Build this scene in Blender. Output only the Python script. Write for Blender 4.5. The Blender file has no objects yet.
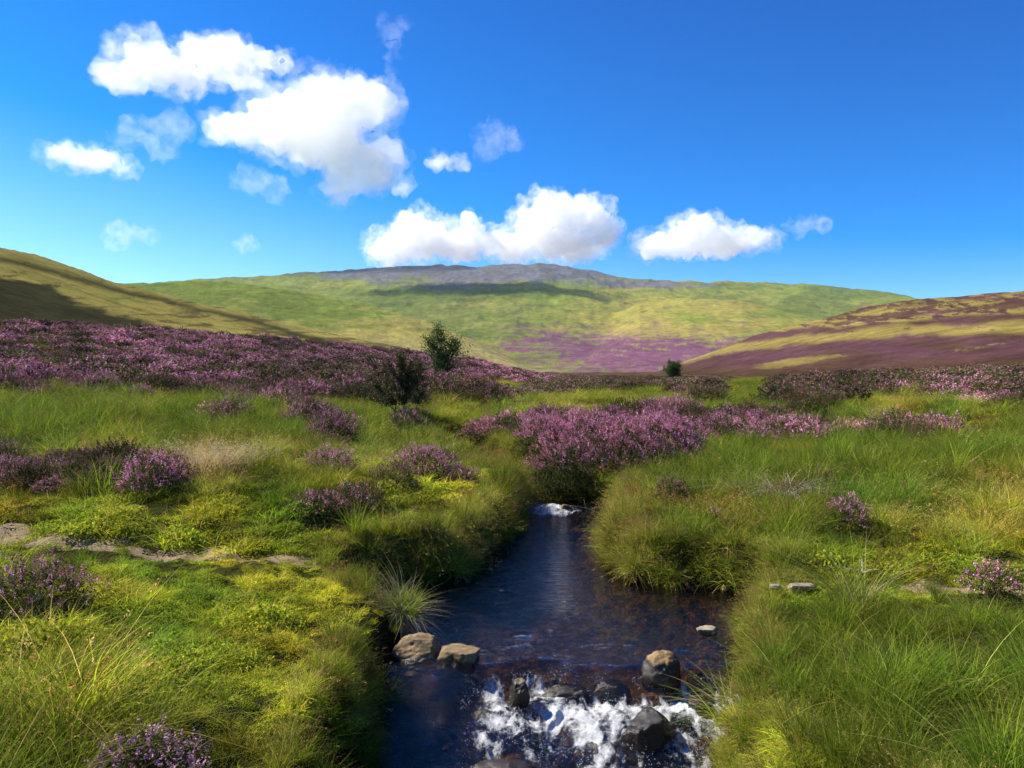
import bpy, bmesh, math, random
import numpy as np
from mathutils import Vector, Matrix, noise as mnoise
R = math.radians
rng = np.random.default_rng(7)
random.seed(7)
F = 740.0; CX = 512.0; CY = 384.0; CAMZ = 2.0
scene = bpy.context.scene
COL = scene.collection

# ------------------------------------------------------------------ helpers
def tag(o, label=None, cat=None, group=None, kind=None):
    if label: o['label'] = label
    if cat: o['category'] = cat
    if group: o['group'] = group
    if kind: o['kind'] = kind
    return o

_gr = np.random.default_rng(99)
_PERM = np.concatenate([_gr.permutation(4096)]*2).astype(np.int32)
_ang = _gr.uniform(0, 2*np.pi, 4096); _GCX = np.cos(_ang).astype(np.float32); _GCY = np.sin(_ang).astype(np.float32)
def vnoise(x, y, seed=0):
    """2-D gradient noise, 0..1"""
    x = np.asarray(x, float); y = np.asarray(y, float)
    fx_ = np.floor(x); fy_ = np.floor(y)
    ix = (fx_.astype(np.int64)+seed*97) & 4095; iy = (fy_.astype(np.int64)+seed*31) & 4095
    gx0 = (x-fx_).astype(np.float32); gy0 = (y-fy_).astype(np.float32)
    fx = gx0*gx0*gx0*(gx0*(gx0*6-15)+10); fy = gy0*gy0*gy0*(gy0*(gy0*6-15)+10)
    a0 = _PERM[ix]; a1 = _PERM[(ix+1) & 4095]; i1 = (iy+1) & 4095
    def gr(h, dx, dy): return _GCX[h]*(gx0-dx)+_GCY[h]*(gy0-dy)
    v0 = gr(_PERM[a0+iy], 0, 0)*(1-fx)+gr(_PERM[a1+iy], 1, 0)*fx
    v1 = gr(_PERM[a0+i1], 0, 1)*(1-fx)+gr(_PERM[a1+i1], 1, 1)*fx
    return np.clip(.5+.72*(v0*(1-fy)+v1*fy), 0, 1)

def fbm(x, y, oct=4, seed=0, gain=0.5):
    x = np.asarray(x, float); y = np.asarray(y, float)
    s = 0; a = 1; t = 0
    for k in range(oct):
        s = s + a*(vnoise(x, y, seed+k) - 0.5)*2
        x, y = 2.03*(.8*x-.6*y)+13.7, 2.03*(.6*x+.8*y)-7.3
        t += a; a *= gain
    return s/t*1.25

def sstep(a, b, x):
    t = np.clip((x-a)/(b-a), 0, 1)
    return t*t*(3-2*t)

def mesh_from(name, V, Fc, colors=None, mats=(), matidx=None, smooth=False, attrs=None):
    """V (n,3); Fc: (m,k) array or a list of such arrays; colors (n,3) per vertex"""
    V = np.asarray(V, np.float32)
    if not isinstance(Fc, (list, tuple)): Fc = [Fc]
    Fc = [np.asarray(f, np.int32) for f in Fc if len(f)]
    me = bpy.data.meshes.new(name)
    me.vertices.add(len(V)); me.vertices.foreach_set('co', V.ravel())
    nl = sum(f.size for f in Fc); nf = sum(len(f) for f in Fc)
    me.loops.add(nl); me.loops.foreach_set('vertex_index', np.concatenate([f.ravel() for f in Fc]))
    me.polygons.add(nf)
    tot = np.concatenate([np.full(len(f), f.shape[1], np.int32) for f in Fc])
    st = np.concatenate([[0], np.cumsum(tot)[:-1]]).astype(np.int32)
    me.polygons.foreach_set('loop_start', st)
    if matidx is not None: me.polygons.foreach_set('material_index', np.asarray(matidx, np.int32))
    me.polygons.foreach_set('use_smooth', np.full(nf, bool(smooth)))
    me.update(calc_edges=True)
    if colors is not None:
        ca = me.color_attributes.new('Col', 'FLOAT_COLOR', 'POINT')
        c4 = np.ones((len(V), 4), np.float32); c4[:, :3] = colors
        ca.data.foreach_set('color', c4.ravel())
    for k, v in (attrs or {}).items():
        a = me.attributes.new(k, 'FLOAT', 'POINT'); a.data.foreach_set('value', np.asarray(v, np.float32))
    for m in mats: me.materials.append(m)
    me.validate()
    return me

def obj_from(name, me, parent=None, loc=None):
    o = bpy.data.objects.new(name, me); COL.objects.link(o)
    if parent: o.parent = parent
    if loc is not None: o.location = loc
    return o

def empty(name, loc=(0, 0, 0), rz=0, s=1):
    o = bpy.data.objects.new(name, None); COL.objects.link(o)
    o.location = loc; o.rotation_euler = (0, 0, rz); o.scale = (s, s, s); o.empty_display_size = .1
    return o

# ------------------------------------------------------------------ materials
def new_mat(name):
    m = bpy.data.materials.new(name); m.use_nodes = True
    nt = m.node_tree; nt.nodes.clear()
    return m, nt, nt.nodes, nt.links

def N(nodes, t, **kw):
    n = nodes.new(t)
    for k, v in kw.items():
        if k in n.inputs.keys(): n.inputs[k].default_value = v
        else: setattr(n, k, v)
    return n

def plant_mat(name, instanced=False, transl=0.35, rough=0.7, spec=0.04):
    m, nt, n, l = new_mat(name)
    out = N(n, 'ShaderNodeOutputMaterial')
    ca = N(n, 'ShaderNodeAttribute', attribute_name='Col')
    col = ca.outputs['Color']
    if instanced:
        ti = N(n, 'ShaderNodeAttribute', attribute_name='tint', attribute_type='INSTANCER')
        mx = N(n, 'ShaderNodeMix', data_type='RGBA', blend_type='MULTIPLY'); mx.inputs[0].default_value = 1
        l.new(col, mx.inputs[6]); l.new(ti.outputs['Color'], mx.inputs[7]); col = mx.outputs[2]
    pb = N(n, 'ShaderNodeBsdfPrincipled', Roughness=rough)
    pb.inputs['Specular IOR Level'].default_value = spec
    l.new(col, pb.inputs['Base Color'])
    tr = N(n, 'ShaderNodeBsdfTranslucent'); l.new(col, tr.inputs['Color'])
    ms = N(n, 'ShaderNodeMixShader'); ms.inputs[0].default_value = transl
    l.new(pb.outputs[0], ms.inputs[1]); l.new(tr.outputs[0], ms.inputs[2]); l.new(ms.outputs[0], out.inputs['Surface'])
    return m

M_grass_i = plant_mat('grass_blades', True, .36)
M_heath_i = plant_mat('heather_sprigs', True, .2, .8, .1)
M_grass = plant_mat('tussock_blades', False, .38)
M_heath = plant_mat('heather_flowers', False, .2, .8, .1)
M_leaf = plant_mat('tree_leaves', False, .2, .7, .05)

def ground_mat():
    m, nt, n, l = new_mat('moorland_turf')
    out = N(n, 'ShaderNodeOutputMaterial')
    ca = N(n, 'ShaderNodeAttribute', attribute_name='Col')
    tc = N(n, 'ShaderNodeTexCoord')
    cur = ca.outputs['Color']
    for sc, lo, hi, det in ((0.012, .82, 1.18, 6), (0.06, .66, 1.34, 8), (.4, .78, 1.22, 6), (6.0, .7, 1.3, 5)):
        no = N(n, 'ShaderNodeTexNoise', Scale=sc, Detail=det, Roughness=.68)
        l.new(tc.outputs['Object'], no.inputs['Vector'])
        mr = N(n, 'ShaderNodeMapRange'); mr.inputs[1].default_value = .32; mr.inputs[2].default_value = .68
        mr.inputs[3].default_value = lo; mr.inputs[4].default_value = hi; l.new(no.outputs[0], mr.inputs[0])
        mx = N(n, 'ShaderNodeMix', data_type='RGBA', blend_type='MULTIPLY'); mx.inputs[0].default_value = 1
        l.new(cur, mx.inputs[6]); l.new(mr.outputs[0], mx.inputs[7]); cur = mx.outputs[2]
    # fine shrub-scale texture (bump)
    nb = N(n, 'ShaderNodeTexNoise', Scale=.25, Detail=10, Roughness=.75); l.new(tc.outputs['Object'], nb.inputs['Vector'])
    bp = N(n, 'ShaderNodeBump', Strength=1.0, Distance=1.6); l.new(nb.outputs[0], bp.inputs['Height'])
    d = N(n, 'ShaderNodeBsdfDiffuse', Roughness=.6); l.new(cur, d.inputs['Color']); l.new(bp.outputs[0], d.inputs['Normal'])
    l.new(d.outputs[0], out.inputs['Surface'])
    return m
M_ground = ground_mat()

def rock_mat(name, dry, wet, wetline, moss=.3):
    """dry stone above, dark wet stone below a world height that follows the splash line"""
    m, nt, n, l = new_mat(name)
    out = N(n, 'ShaderNodeOutputMaterial'); tc = N(n, 'ShaderNodeTexCoord'); ge = N(n, 'ShaderNodeNewGeometry')
    no = N(n, 'ShaderNodeTexNoise', Scale=9, Detail=9, Roughness=.7); l.new(ge.outputs['Position'], no.inputs['Vector'])
    n2 = N(n, 'ShaderNodeTexNoise', Scale=38, Detail=6, Roughness=.7); l.new(ge.outputs['Position'], n2.inputs['Vector'])
    cr = N(n, 'ShaderNodeValToRGB'); e = cr.color_ramp.elements
    e[0].position = .35; e[0].color = (dry[0]*.35, dry[1]*.33, dry[2]*.3, 1); e[1].position = .62; e[1].color = (*dry, 1)
    l.new(no.outputs[0], cr.inputs[0])
    mo = N(n, 'ShaderNodeMapRange'); mo.inputs[1].default_value = .52; mo.inputs[2].default_value = .66; mo.inputs[4].default_value = moss
    l.new(n2.outputs[0], mo.inputs[0])
    mm = N(n, 'ShaderNodeMix', data_type='RGBA'); l.new(mo.outputs[0], mm.inputs[0]); l.new(cr.outputs[0], mm.inputs[6]); mm.inputs[7].default_value = (.09, .09, .03, 1)
    sp = N(n, 'ShaderNodeSeparateXYZ'); l.new(ge.outputs['Position'], sp.inputs[0])
    ad = N(n, 'ShaderNodeMath', operation='MULTIPLY_ADD'); l.new(no.outputs[0], ad.inputs[0]); ad.inputs[1].default_value = .12; l.new(sp.outputs['Z'], ad.inputs[2])
    we = N(n, 'ShaderNodeMapRange'); we.inputs[1].default_value = wetline+.05; we.inputs[2].default_value = wetline+.08; l.new(ad.outputs[0], we.inputs[0])
    mw = N(n, 'ShaderNodeMix', data_type='RGBA'); l.new(we.outputs[0], mw.inputs[0]); mw.inputs[6].default_value = (*wet, 1); l.new(mm.outputs[2], mw.inputs[7])
    rr = N(n, 'ShaderNodeMapRange'); rr.inputs[3].default_value = .22; rr.inputs[4].default_value = .8; l.new(we.outputs[0], rr.inputs[0])
    bp = N(n, 'ShaderNodeBump', Strength=.8, Distance=.03); l.new(no.outputs[0], bp.inputs['Height'])
    b2 = N(n, 'ShaderNodeBump', Strength=.6, Distance=.008); l.new(n2.outputs[0], b2.inputs['Height']); l.new(bp.outputs[0], b2.inputs['Normal'])
    p = N(n, 'ShaderNodeBsdfPrincipled'); l.new(mw.outputs[2], p.inputs['Base Color']); l.new(rr.outputs[0], p.inputs['Roughness']); l.new(b2.outputs[0], p.inputs['Normal'])
    l.new(p.outputs[0], out.inputs['Surface'])
    return m
M_rock_tan = rock_mat('tan_stone', (.28, .185, .08), (.022, .014, .008), .03, .7)
M_rock_low = rock_mat('low_wet_stone', (.20, .12, .055), (.02, .013, .008), -.02)
M_rock_wet = rock_mat('wet_stone', (.06, .035, .018), (.016, .011, .007), .25)
M_rock_tip = rock_mat('sunlit_tip_stone', (.30, .19, .075), (.018, .012, .007), .06)
M_rock_pale = rock_mat('pale_stone', (.30, .25, .17), (.05, .04, .03), -.3, .1)

def simple(name, col, rough=.8, ns=8, amt=.5, bump=.01):
    m, nt, n, l = new_mat(name)
    out = N(n, 'ShaderNodeOutputMaterial'); tc = N(n, 'ShaderNodeTexCoord')
    no = N(n, 'ShaderNodeTexNoise', Scale=ns, Detail=8, Roughness=.7); l.new(tc.outputs['Object'], no.inputs['Vector'])
    cr = N(n, 'ShaderNodeValToRGB'); e = cr.color_ramp.elements
    e[0].position = .35; e[0].color = tuple(c*(1-amt) for c in col)+(1,); e[1].position = .65; e[1].color = tuple(min(1, c*(1+amt)) for c in col)+(1,)
    l.new(no.outputs[0], cr.inputs[0])
    bp = N(n, 'ShaderNodeBump', Strength=.7, Distance=bump); l.new(no.outputs[0], bp.inputs['Height'])
    p = N(n, 'ShaderNodeBsdfPrincipled', Roughness=rough); p.inputs['Specular IOR Level'].default_value = .2
    l.new(cr.outputs[0], p.inputs['Base Color']); l.new(bp.outputs[0], p.inputs['Normal']); l.new(p.outputs[0], out.inputs['Surface'])
    return m
M_bark = simple('grey_bark', (.10, .085, .07), .9, 30)
M_path = simple('trodden_gravel', (.22, .155, .085), .9, 60, .5, .02)
M_pebble = simple('path_pebbles', (.30, .22, .14), .85, 20, .4, .01)
M_dead = simple('bleached_wood', (.42, .38, .33), .8, 20, .3, .004)
M_bed = simple('peaty_stream_bed', (.085, .042, .012), .8, 7, .8, .05)

def water_mat():
    m, nt, n, l = new_mat('peaty_water')
    out = N(n, 'ShaderNodeOutputMaterial'); ge = N(n, 'ShaderNodeNewGeometry')
    foam = N(n, 'ShaderNodeAttribute', attribute_name='foam'); chop = N(n, 'ShaderNodeAttribute', attribute_name='chop')
    mp = N(n, 'ShaderNodeMapping'); mp.inputs['Scale'].default_value = (1.0, 2.2, 1); l.new(ge.outputs['Position'], mp.inputs['Vector'])
    w1 = N(n, 'ShaderNodeTexNoise', Scale=4.6, Detail=6, Roughness=.6, Distortion=.5); l.new(mp.outputs[0], w1.inputs['Vector'])
    w2 = N(n, 'ShaderNodeTexNoise', Scale=26, Detail=5, Roughness=.65); l.new(ge.outputs['Position'], w2.inputs['Vector'])
    b1 = N(n, 'ShaderNodeBump', Strength=1.0, Distance=.05); l.new(w1.outputs[0], b1.inputs['Height'])
    b2 = N(n, 'ShaderNodeBump', Distance=.02); l.new(chop.outputs['Fac'], b2.inputs['Strength']); l.new(w2.outputs[0], b2.inputs['Height']); l.new(b1.outputs[0], b2.inputs['Normal'])
    fr = N(n, 'ShaderNodeFresnel', IOR=1.6); l.new(b2.outputs[0], fr.inputs['Normal'])
    gl = N(n, 'ShaderNodeBsdfGlossy', Roughness=.03); gl.inputs['Color'].default_value = (1, 1, 1, 1); l.new(b2.outputs[0], gl.inputs['Normal'])
    tr = N(n, 'ShaderNodeBsdfTransparent'); tr.inputs['Color'].default_value = (.80, .65, .38, 1)
    m1 = N(n, 'ShaderNodeMixShader'); l.new(fr.outputs[0], m1.inputs[0]); l.new(tr.outputs[0], m1.inputs[1]); l.new(gl.outputs[0], m1.inputs[2])
    # foam: white bubbles where the water breaks
    f1 = N(n, 'ShaderNodeTexNoise', Scale=42, Detail=8, Roughness=.8, Distortion=.3); l.new(ge.outputs['Position'], f1.inputs['Vector'])
    ad = N(n, 'ShaderNodeMath', operation='ADD'); l.new(foam.outputs['Fac'], ad.inputs[0]); l.new(f1.outputs[0], ad.inputs[1])
    th = N(n, 'ShaderNodeMapRange'); th.inputs[1].default_value = .96; th.inputs[2].default_value = 1.28; l.new(ad.outputs[0], th.inputs[0])
    fb = N(n, 'ShaderNodeBump', Strength=1, Distance=.03); l.new(f1.outputs[0], fb.inputs['Height'])
    df = N(n, 'ShaderNodeBsdfPrincipled', Roughness=.35); df.inputs['Base Color'].default_value = (.78, .80, .82, 1); l.new(fb.outputs[0], df.inputs['Normal'])
    m2 = N(n, 'ShaderNodeMixShader'); l.new(th.outputs[0], m2.inputs[0]); l.new(m1.outputs[0], m2.inputs[1]); l.new(df.outputs[0], m2.inputs[2])
    l.new(m2.outputs[0], out.inputs['Surface'])
    return m
M_water = water_mat()
m, nt, n_, l_ = new_mat('white_droplets')
o_ = N(n_, 'ShaderNodeOutputMaterial'); p_ = N(n_, 'ShaderNodeBsdfPrincipled', Roughness=.2); p_.inputs['Base Color'].default_value = (.8, .82, .85, 1)
l_.new(p_.outputs[0], o_.inputs['Surface']); M_drop = m

# ------------------------------------------------------------------ terrain
# stream outline in metres (x, y); upper pool level 0, lower pool about -0.4
LEFT = [(-1.9, 17.5), (-1.7, 16), (-1.0, 14), (-.25, 12.6), (.15, 11.7), (.42, 11.2), (.20, 10.4), (.12, 9.3), (-.12, 8.5), (-.22, 7.75), (-.75, 7.2), (-1.3, 6.95), (-1.42, 6.6), (-1.0, 6.25),
        (-.76, 5.9), (-.72, 5.4), (-.76, 5.0), (-.74, 4.5), (-.70, 3.6), (-.5, 2.7), (.1, 1.7), (1.8, .6), (4, -2), (9, -7)]
RIGHT = [(11, -5), (5.5, -.5), (2.8, 1.7), (1.4, 2.7), (1.08, 3.5), (1.1, 4.2), (1.16, 4.6), (1.42, 5.0), (1.48, 5.5), (1.65, 6.0), (2.05, 6.5), (2.15, 6.9), (2.0, 7.15), (1.3, 7.25), (.92, 7.7), (.95, 8.6), (1.2, 9.8), (1.4, 10.8), (1.3, 11.3),
         (.9, 12.3), (.2, 13), (-.3, 14.3), (-.7, 16), (-1.2, 17.5)]
POLY = np.array(LEFT + RIGHT, float)

def smooth_poly(P, it=2):
    for _ in range(it):
        Q = np.roll(P, -1, axis=0)
        P = np.stack([P*.75+Q*.25, P*.25+Q*.75], 1).reshape(-1, 2)
    return P
POLY = smooth_poly(POLY)

def poly_sd(x, y, P=None):
    """signed distance: negative inside"""
    P = POLY if P is None else P
    x = np.asarray(x, float); y = np.asarray(y, float)
    d2 = np.full(x.shape, 1e18); ins = np.zeros(x.shape, bool)
    for i in range(len(P)):
        x1, y1 = P[i]; x2, y2 = P[(i+1) % len(P)]
        ex, ey = x2-x1, y2-y1
        t = np.clip(((x-x1)*ex+(y-y1)*ey)/(ex*ex+ey*ey), 0, 1)
        d2 = np.minimum(d2, (x-x1-t*ex)**2+(y-y1-t*ey)**2)
        if y1 != y2:
            c = ((y1 > y) != (y2 > y)) & (x < (x2-x1)*(y-y1)/(y2-y1)+x1)
            ins ^= c
    d = np.sqrt(d2)
    return np.where(ins, -d, d) - (.07 if P is POLY else 0)

CP = np.array([(-3, 2, .45), (-1.2, 3, .33), (-1.1, 5, .30), (-1.7, 6, .34), (-2, 4.5, .44), (-4, 5, .52), (-8, 4, .6), (-3, 6.4, .46), (-6, 6.4, .5), (-1.9, 6.6, .40), (-12, 6.4, .6),
    (-1.2, 7.7, .50), (-.6, 8.5, .50), (-2.5, 7.5, .80), (-5, 7.4, .82), (-9, 7.4, .85), (-2.5, 9, .95), (-.4, 10, .55), (-1.5, 11, .75), (-6, 10, .98), (-.8, 13, .7), (-3, 14, 1.1), (-9, 13, 1.3), (-15, 13, 1.6), (-6, 18, 1.55), (-2.5, 18, 1.2),
    (0, 22, 1.0), (-12, 22, 2.0), (-1, 30, 1.2), (-20, 25, 2.8),
    (1.4, 8.4, .42), (2.2, 7.8, .42), (2.5, 9, .6), (4, 8, .58), (6, 7.5, .6), (2.5, 6.3, .30), (4.4, 6.2, .40), (8, 7, .6), (1.9, 5, .24), (3, 4, .28), (5, 4, .40), (2.5, 2.8, .30), (3, 5, .28), (4.5, 5, .36), (2.0, 11.5, .5), (4, 12, .75), (10, 12, .9), (3, 18, .8),
    (10, 18, .95), (20, 18, 1.3), (5, 30, 1.0), (15, 30, 1.35), (0, 45, 1.3), (10, 60, 1.6), (30, 40, 2.1), (-10, 60, 2), (45, 60, 3.4), (0, 100, 2.0), (-30, 100, 3), (50, 100, 3.6), (0, -4, .45), (-10, -6, .5), (10, -8, .5), (0, 0, .42),
    (-30, -20, .6), (30, -20, .6), (-30, 20, 3.2), (-50, 60, 4), (90, 90, 4.6), (-90, 90, 5), (-70, 0, 2), (70, 0, 2)], float)
def tps_fit(P):
    n = len(P); D = np.hypot(P[:, 0][:, None]-P[:, 0], P[:, 1][:, None]-P[:, 1])
    K = np.where(D > 0, D*D*np.log(D+1e-9), 0) + np.eye(n)*.5
    A = np.zeros((n+3, n+3)); A[:n, :n] = K; A[:n, n] = 1; A[:n, n+1:] = P[:, :2]; A[n, :n] = 1; A[n+1:, :n] = P[:, :2].T
    return np.linalg.solve(A, np.concatenate([P[:, 2], [0, 0, 0]]))
# fit in a log-compressed space so near points keep their detail
def warp(x, y):
    r = np.hypot(x, y)+1e-9; k = np.arcsinh(r/4)*4/r
    return x*k, y*k
wx, wy = warp(CP[:, 0], CP[:, 1]); WP = np.stack([wx, wy], 1)
TW = tps_fit(np.column_stack([wx, wy, CP[:, 2]]))
def near_z(x, y):
    r = np.hypot(x, y); k = np.minimum(1, 110/np.maximum(r, 1e-6)); a, b = warp(x*k, y*k)
    z = TW[-3] + TW[-2]*a + TW[-1]*b
    for i, (px, py) in enumerate(WP):
        D2 = (a-px)**2+(b-py)**2
        z = z + TW[i]*.5*D2*np.log(D2+1e-12)
    return z

HILLS = {
 # (pixel column, pixel row, distance) of the crest line; foot distance; foot height offset
 'mound':  dict(c=[(-500, 330, 34), (0, 366, 33), (150, 372, 32), (300, 374, 31), (390, 380, 29.5), (440, 388, 28.5), (480, 398, 27), (505, 410, 26), (530, 440, 25)], foot=[(-500, 17), (0, 18), (300, 19), (440, 21.5), (530, 22)], back=-.10),
 'shelf':  dict(c=[(-600, 290, 75), (0, 324, 75), (100, 328, 75), (200, 336, 75), (300, 344, 78), (370, 350, 82), (440, 358, 95), (500, 368, 115), (545, 377, 135), (600, 388, 150)], foot=[(-600, 30), (0, 34), (300, 36), (440, 50), (600, 90)], back=-.05),
 'left':   dict(c=[(-900, 150, 420), (-300, 195, 400), (0, 247, 420), (65, 264, 450), (120, 283, 480), (200, 303, 540), (280, 321, 600), (350, 337, 660), (425, 353, 720), (480, 362, 780), (530, 371, 830), (580, 384, 900)], foot=[(-900, 90), (0, 90), (300, 110), (500, 190), (580, 300)], back=-.12),
 'spur':   dict(c=[(-600, 270, 1500), (100, 284, 1450), (140, 283, 1450), (200, 281, 1400), (250, 283, 1350), (300, 292, 1300), (350, 301, 1250), (400, 312, 1200), (450, 329, 1150), (480, 342, 1120), (500, 352, 1100), (520, 364, 1080), (560, 380, 1060)], foot=[(-600, 700), (560, 850)], back=-.18),
 'shoulder': dict(c=[(520, 380, 2000), (560, 345, 2000), (600, 318, 1980), (640, 303, 1950), (690, 297, 1930), (742, 301, 1900), (790, 312, 1880), (830, 322, 1850), (900, 345, 1800), (960, 384, 1800)], foot=[(520, 1000), (960, 1000)], back=-.12),
 'mountain': dict(c=[(-900, 330, 3300), (0, 296, 3300), (100, 288, 3300), (210, 278.5, 3300), (270, 274, 3300), (330, 270.5, 3300), (380, 267.5, 3300), (430, 265.5, 3250), (470, 265, 3200), (540, 263.5, 3100), (575, 267, 3100), (600, 272, 3100), (625, 278, 3100), (680, 280.5, 3200), (740, 281.5, 3300), (800, 283.5, 3300), (850, 288, 3300), (900, 294.5, 3300), (925, 299, 3300), (1000, 308, 3300), (1200, 322, 3300), (2000, 350, 3300)], foot=[(-900, 1300), (500, 1100), (2000, 1100)], back=-.2),
 'right':  dict(c=[(600, 390, 900), (640, 378, 850), (670, 367, 800), (700, 356, 760), (740, 342, 720), (780, 329, 680), (820, 318.5, 640), (860, 309, 610), (900, 302, 580), (940, 296.5, 560), (990, 291.5, 540), (1030, 290, 520), (1200, 275, 470), (1600, 235, 430), (2400, 180, 420)], foot=[(600, 300), (750, 200), (1030, 130), (2400, 110)], back=-.12),
}
def floor_z(r): return 1.9 + np.maximum(r-90, 0)*.0165
def pix(x, y, z):
    yy = np.maximum(y, 1e-3)
    return CX + F*x/yy, CY - F*(z-CAMZ)/yy

def hill_z(h, px, r, ys):
    c = np.array(h['c'], float); f = np.array(h['foot'], float)
    az = np.interp(px, c[:, 0], np.arange(len(c)))   # keeps lines between knots straight
    cr = np.interp(px, c[:, 0], c[:, 2]); cpy = np.interp(px, c[:, 0], c[:, 1])
    cosaz = ys/np.maximum(r, 1e-6)
    zc = CAMZ + (CY-cpy)/F*cr*cosaz
    fr = np.interp(px, f[:, 0], f[:, 1]); zf = floor_z(fr) - .4
    t = (r-fr)/(cr-fr)
    s = np.clip(t, 0, 1)**1.12
    global HILL_T; HILL_T = sstep(0, .3, t)
    zf = zf - np.clip(fr-r, 0, 200)*.15
    return np.where(r <= cr, zf+(zc-zf)*s, zc + (r-cr)*h['back'] - ((r-cr)/cr)**2*cr*.1)

PCP_Y = 6.75
def path_y(x):   # centre line of the little path that fords the stream
    return np.where(x < 0, 6.70 + .05*np.sin(x*.9), 6.35 - .05*(x-2) + .06*np.sin(x*1.3))

def terrain(x, y, detail=True):
    x = np.asarray(x, float); y = np.asarray(y, float)
    r = np.hypot(x, y)
    front = y > .05*r
    ys = np.where(front, y, .05*r)
    px = CX + F*x/np.maximum(ys, 1e-6)
    nz = near_z(x, y)
    w = sstep(55, 110, r)
    z = nz*(1-w) + floor_z(r)*w
    z = z + fbm(x*.22, y*.22, 3, 5)*.10*sstep(6, 14, r) + fbm(x*.05, y*.05, 3, 15)*.35*sstep(18, 50, r)
    ident = np.zeros(x.shape, int)
    for i, (k, h) in enumerate(HILLS.items()):
        hz = hill_z(h, px, r, ys)
        amp = {'mound': .12, 'shelf': .25, 'left': 2.0, 'spur': 3, 'shoulder': 6, 'mountain': 8, 'right': 2.2}[k]
        sc = {'mound': .25, 'shelf': .12, 'left': .018, 'spur': .009, 'shoulder': .005, 'mountain': .0042, 'right': .016}[k]
        q = np.zeros(x.shape); rid = np.zeros(x.shape)
        mk = front & (hz > z-amp*2.5-.1*np.minimum(r, 400)*.1-2)
        if mk.any():
            q[mk] = fbm(x[mk]*sc, y[mk]*sc, 5, 31+i)
            if i in (3, 4, 5): rid[mk] = .5-np.abs(fbm(x[mk]*sc*2.2+3, y[mk]*sc*1.1, 4, 77+i))*2.2     # gullies that run down the slope
        hz = hz + HILL_T*(amp*q + ({5: 6., 4: 2.5, 3: 1.5}.get(i, 0))*rid)
        hz = np.where(front, hz, -1e3)
        ident = np.where(hz > z, i+1, ident)
        k_ = .02*np.minimum(np.maximum(r, 8), 900)*.5
        d = np.clip(.5+.5*(hz-z)/k_, 0, 1)
        z = z*(1-d)+hz*d + k_*d*(1-d)*.5
    if detail:
        nearm = 1-sstep(25, 45, r)
        z = z + nearm*(fbm(x*.9, y*.9, 3, 3)*.09 + fbm(x*3, y*3, 3, 9)*.045)
    # stream channel
    m = (np.abs(x) < 14) & (y > -8) & (y < 27)
    if m.any():
        sd = np.full(x.shape, 9.0); sd[m] = poly_sd(x[m], y[m])
        sd = sd + np.where(np.abs(sd) < 1, fbm(x*1.7, y*1.7, 3, 21)*.09 + fbm(x*6, y*6, 2, 22)*.03, 0)
        wl = water_level(x, y)
        bed = wl - .07 - .26*sstep(-.1, -.7, sd) + fbm(x*3, y*3, 3, 8)*.05
        up = sstep(-.04, .30, sd)
        zz = bed*(1-up) + z*up
        z = np.where((sd < .32) & m, zz, z)
        # the path: a shallow trodden strip
        pd = np.abs(y-path_y(x))
        pw = (1-sstep(.22, .5, pd))*sstep(.4, .9, sd)*(np.abs(x) > 1.4)
        z = z - pw*.07
    return z, ident, px, r

def lip(x): return 5.32 + .06*np.sin(x*4+1) - .12*(x-.4)**2*.3 + .07*fbm(x*3, x*0+2, 2, 4)
def water_level(x, y):
    L = lip(x)
    up = .05*np.maximum(y-11.9, 0) + .16*sstep(11.05, 11.55, y)
    z = -.20*sstep(0, .2, L-y) - .24*sstep(.2, 1.15, L-y)
    return up + z

# polar sheet
azs = np.concatenate([np.linspace(-180, -62, 60)[:-1], np.linspace(-62, -41, 90)[:-1], np.linspace(-41, 41, 1250)[:-1], np.linspace(41, 62, 90)[:-1], np.linspace(62, 180, 60)])
azs = np.radians(azs[:-1])
rs = [.4]
while rs[-1] < 11000:
    r_ = rs[-1]
    st = .05 if r_ < 1.8 else (.028 if r_ < 9 else (.05 if r_ < 13 else r_*.0105))
    if r_ < 1.8: st = .2
    if r_ > 3800: st = r_*.05
    rs.append(r_+st)
rs = np.array(rs)
RR, AA = np.meshgrid(rs, azs, indexing='ij')
GX = RR*np.sin(AA); GY = RR*np.cos(AA)
GZ, GI, GPX, _ = terrain(GX.ravel(), GY.ravel()); GZ = GZ.reshape(GX.shape); GI = GI.reshape(GX.shape)
nr, na = GX.shape
V = np.stack([GX.ravel(), GY.ravel(), GZ.ravel()], 1)
V = np.vstack([V, [[0, 0, GZ[0].mean()]]])

# ---- land cover colours (albedo of what grows there)
PYv = CY - F*(GZ.ravel()-CAMZ)/np.maximum(GY.ravel(), 1e-3)
PXv = CX + F*GX.ravel()/np.maximum(GY.ravel(), 1e-3)
r = RR.ravel(); x = GX.ravel(); y = GY.ravel(); I = GI.ravel()
# noise stretched along the contour, in metres scaled by distance band
def patch(sx, sy, seed, o=5):
    u, v = PXv*sx, PYv*sy; s = 0; a = 1; t = 0
    wq = vnoise(u*.7+5, v*.7+9, seed+50)-.5; u = u+wq*.8; v = v+wq*.6
    for k in range(o):
        s = s+a*(vnoise(u, v, seed+k)-.5)*2; t += a; a *= .62
        u, v = u*2.1+.12*v+3.1, v*2.1-.1*u+1.7
    return s/t*1.25
G_GREEN = np.array([.165, .205, .030]); G_YEL = np.array([.325, .262, .062]); G_PURP = np.array([.160, .070, .105]); G_BROWN = np.array([.075, .045, .022])
G_DARK = np.array([.040, .030, .018]); G_ROCK = np.array([.14, .135, .175]); G_PALE = np.array([.36, .29, .12]); G_SOIL = np.array([.05, .032, .015])
G_DKG = np.array([.075, .105, .022])
def mix(c, d, t): return c*(1-t[:, None]) + d*t[:, None]
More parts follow.
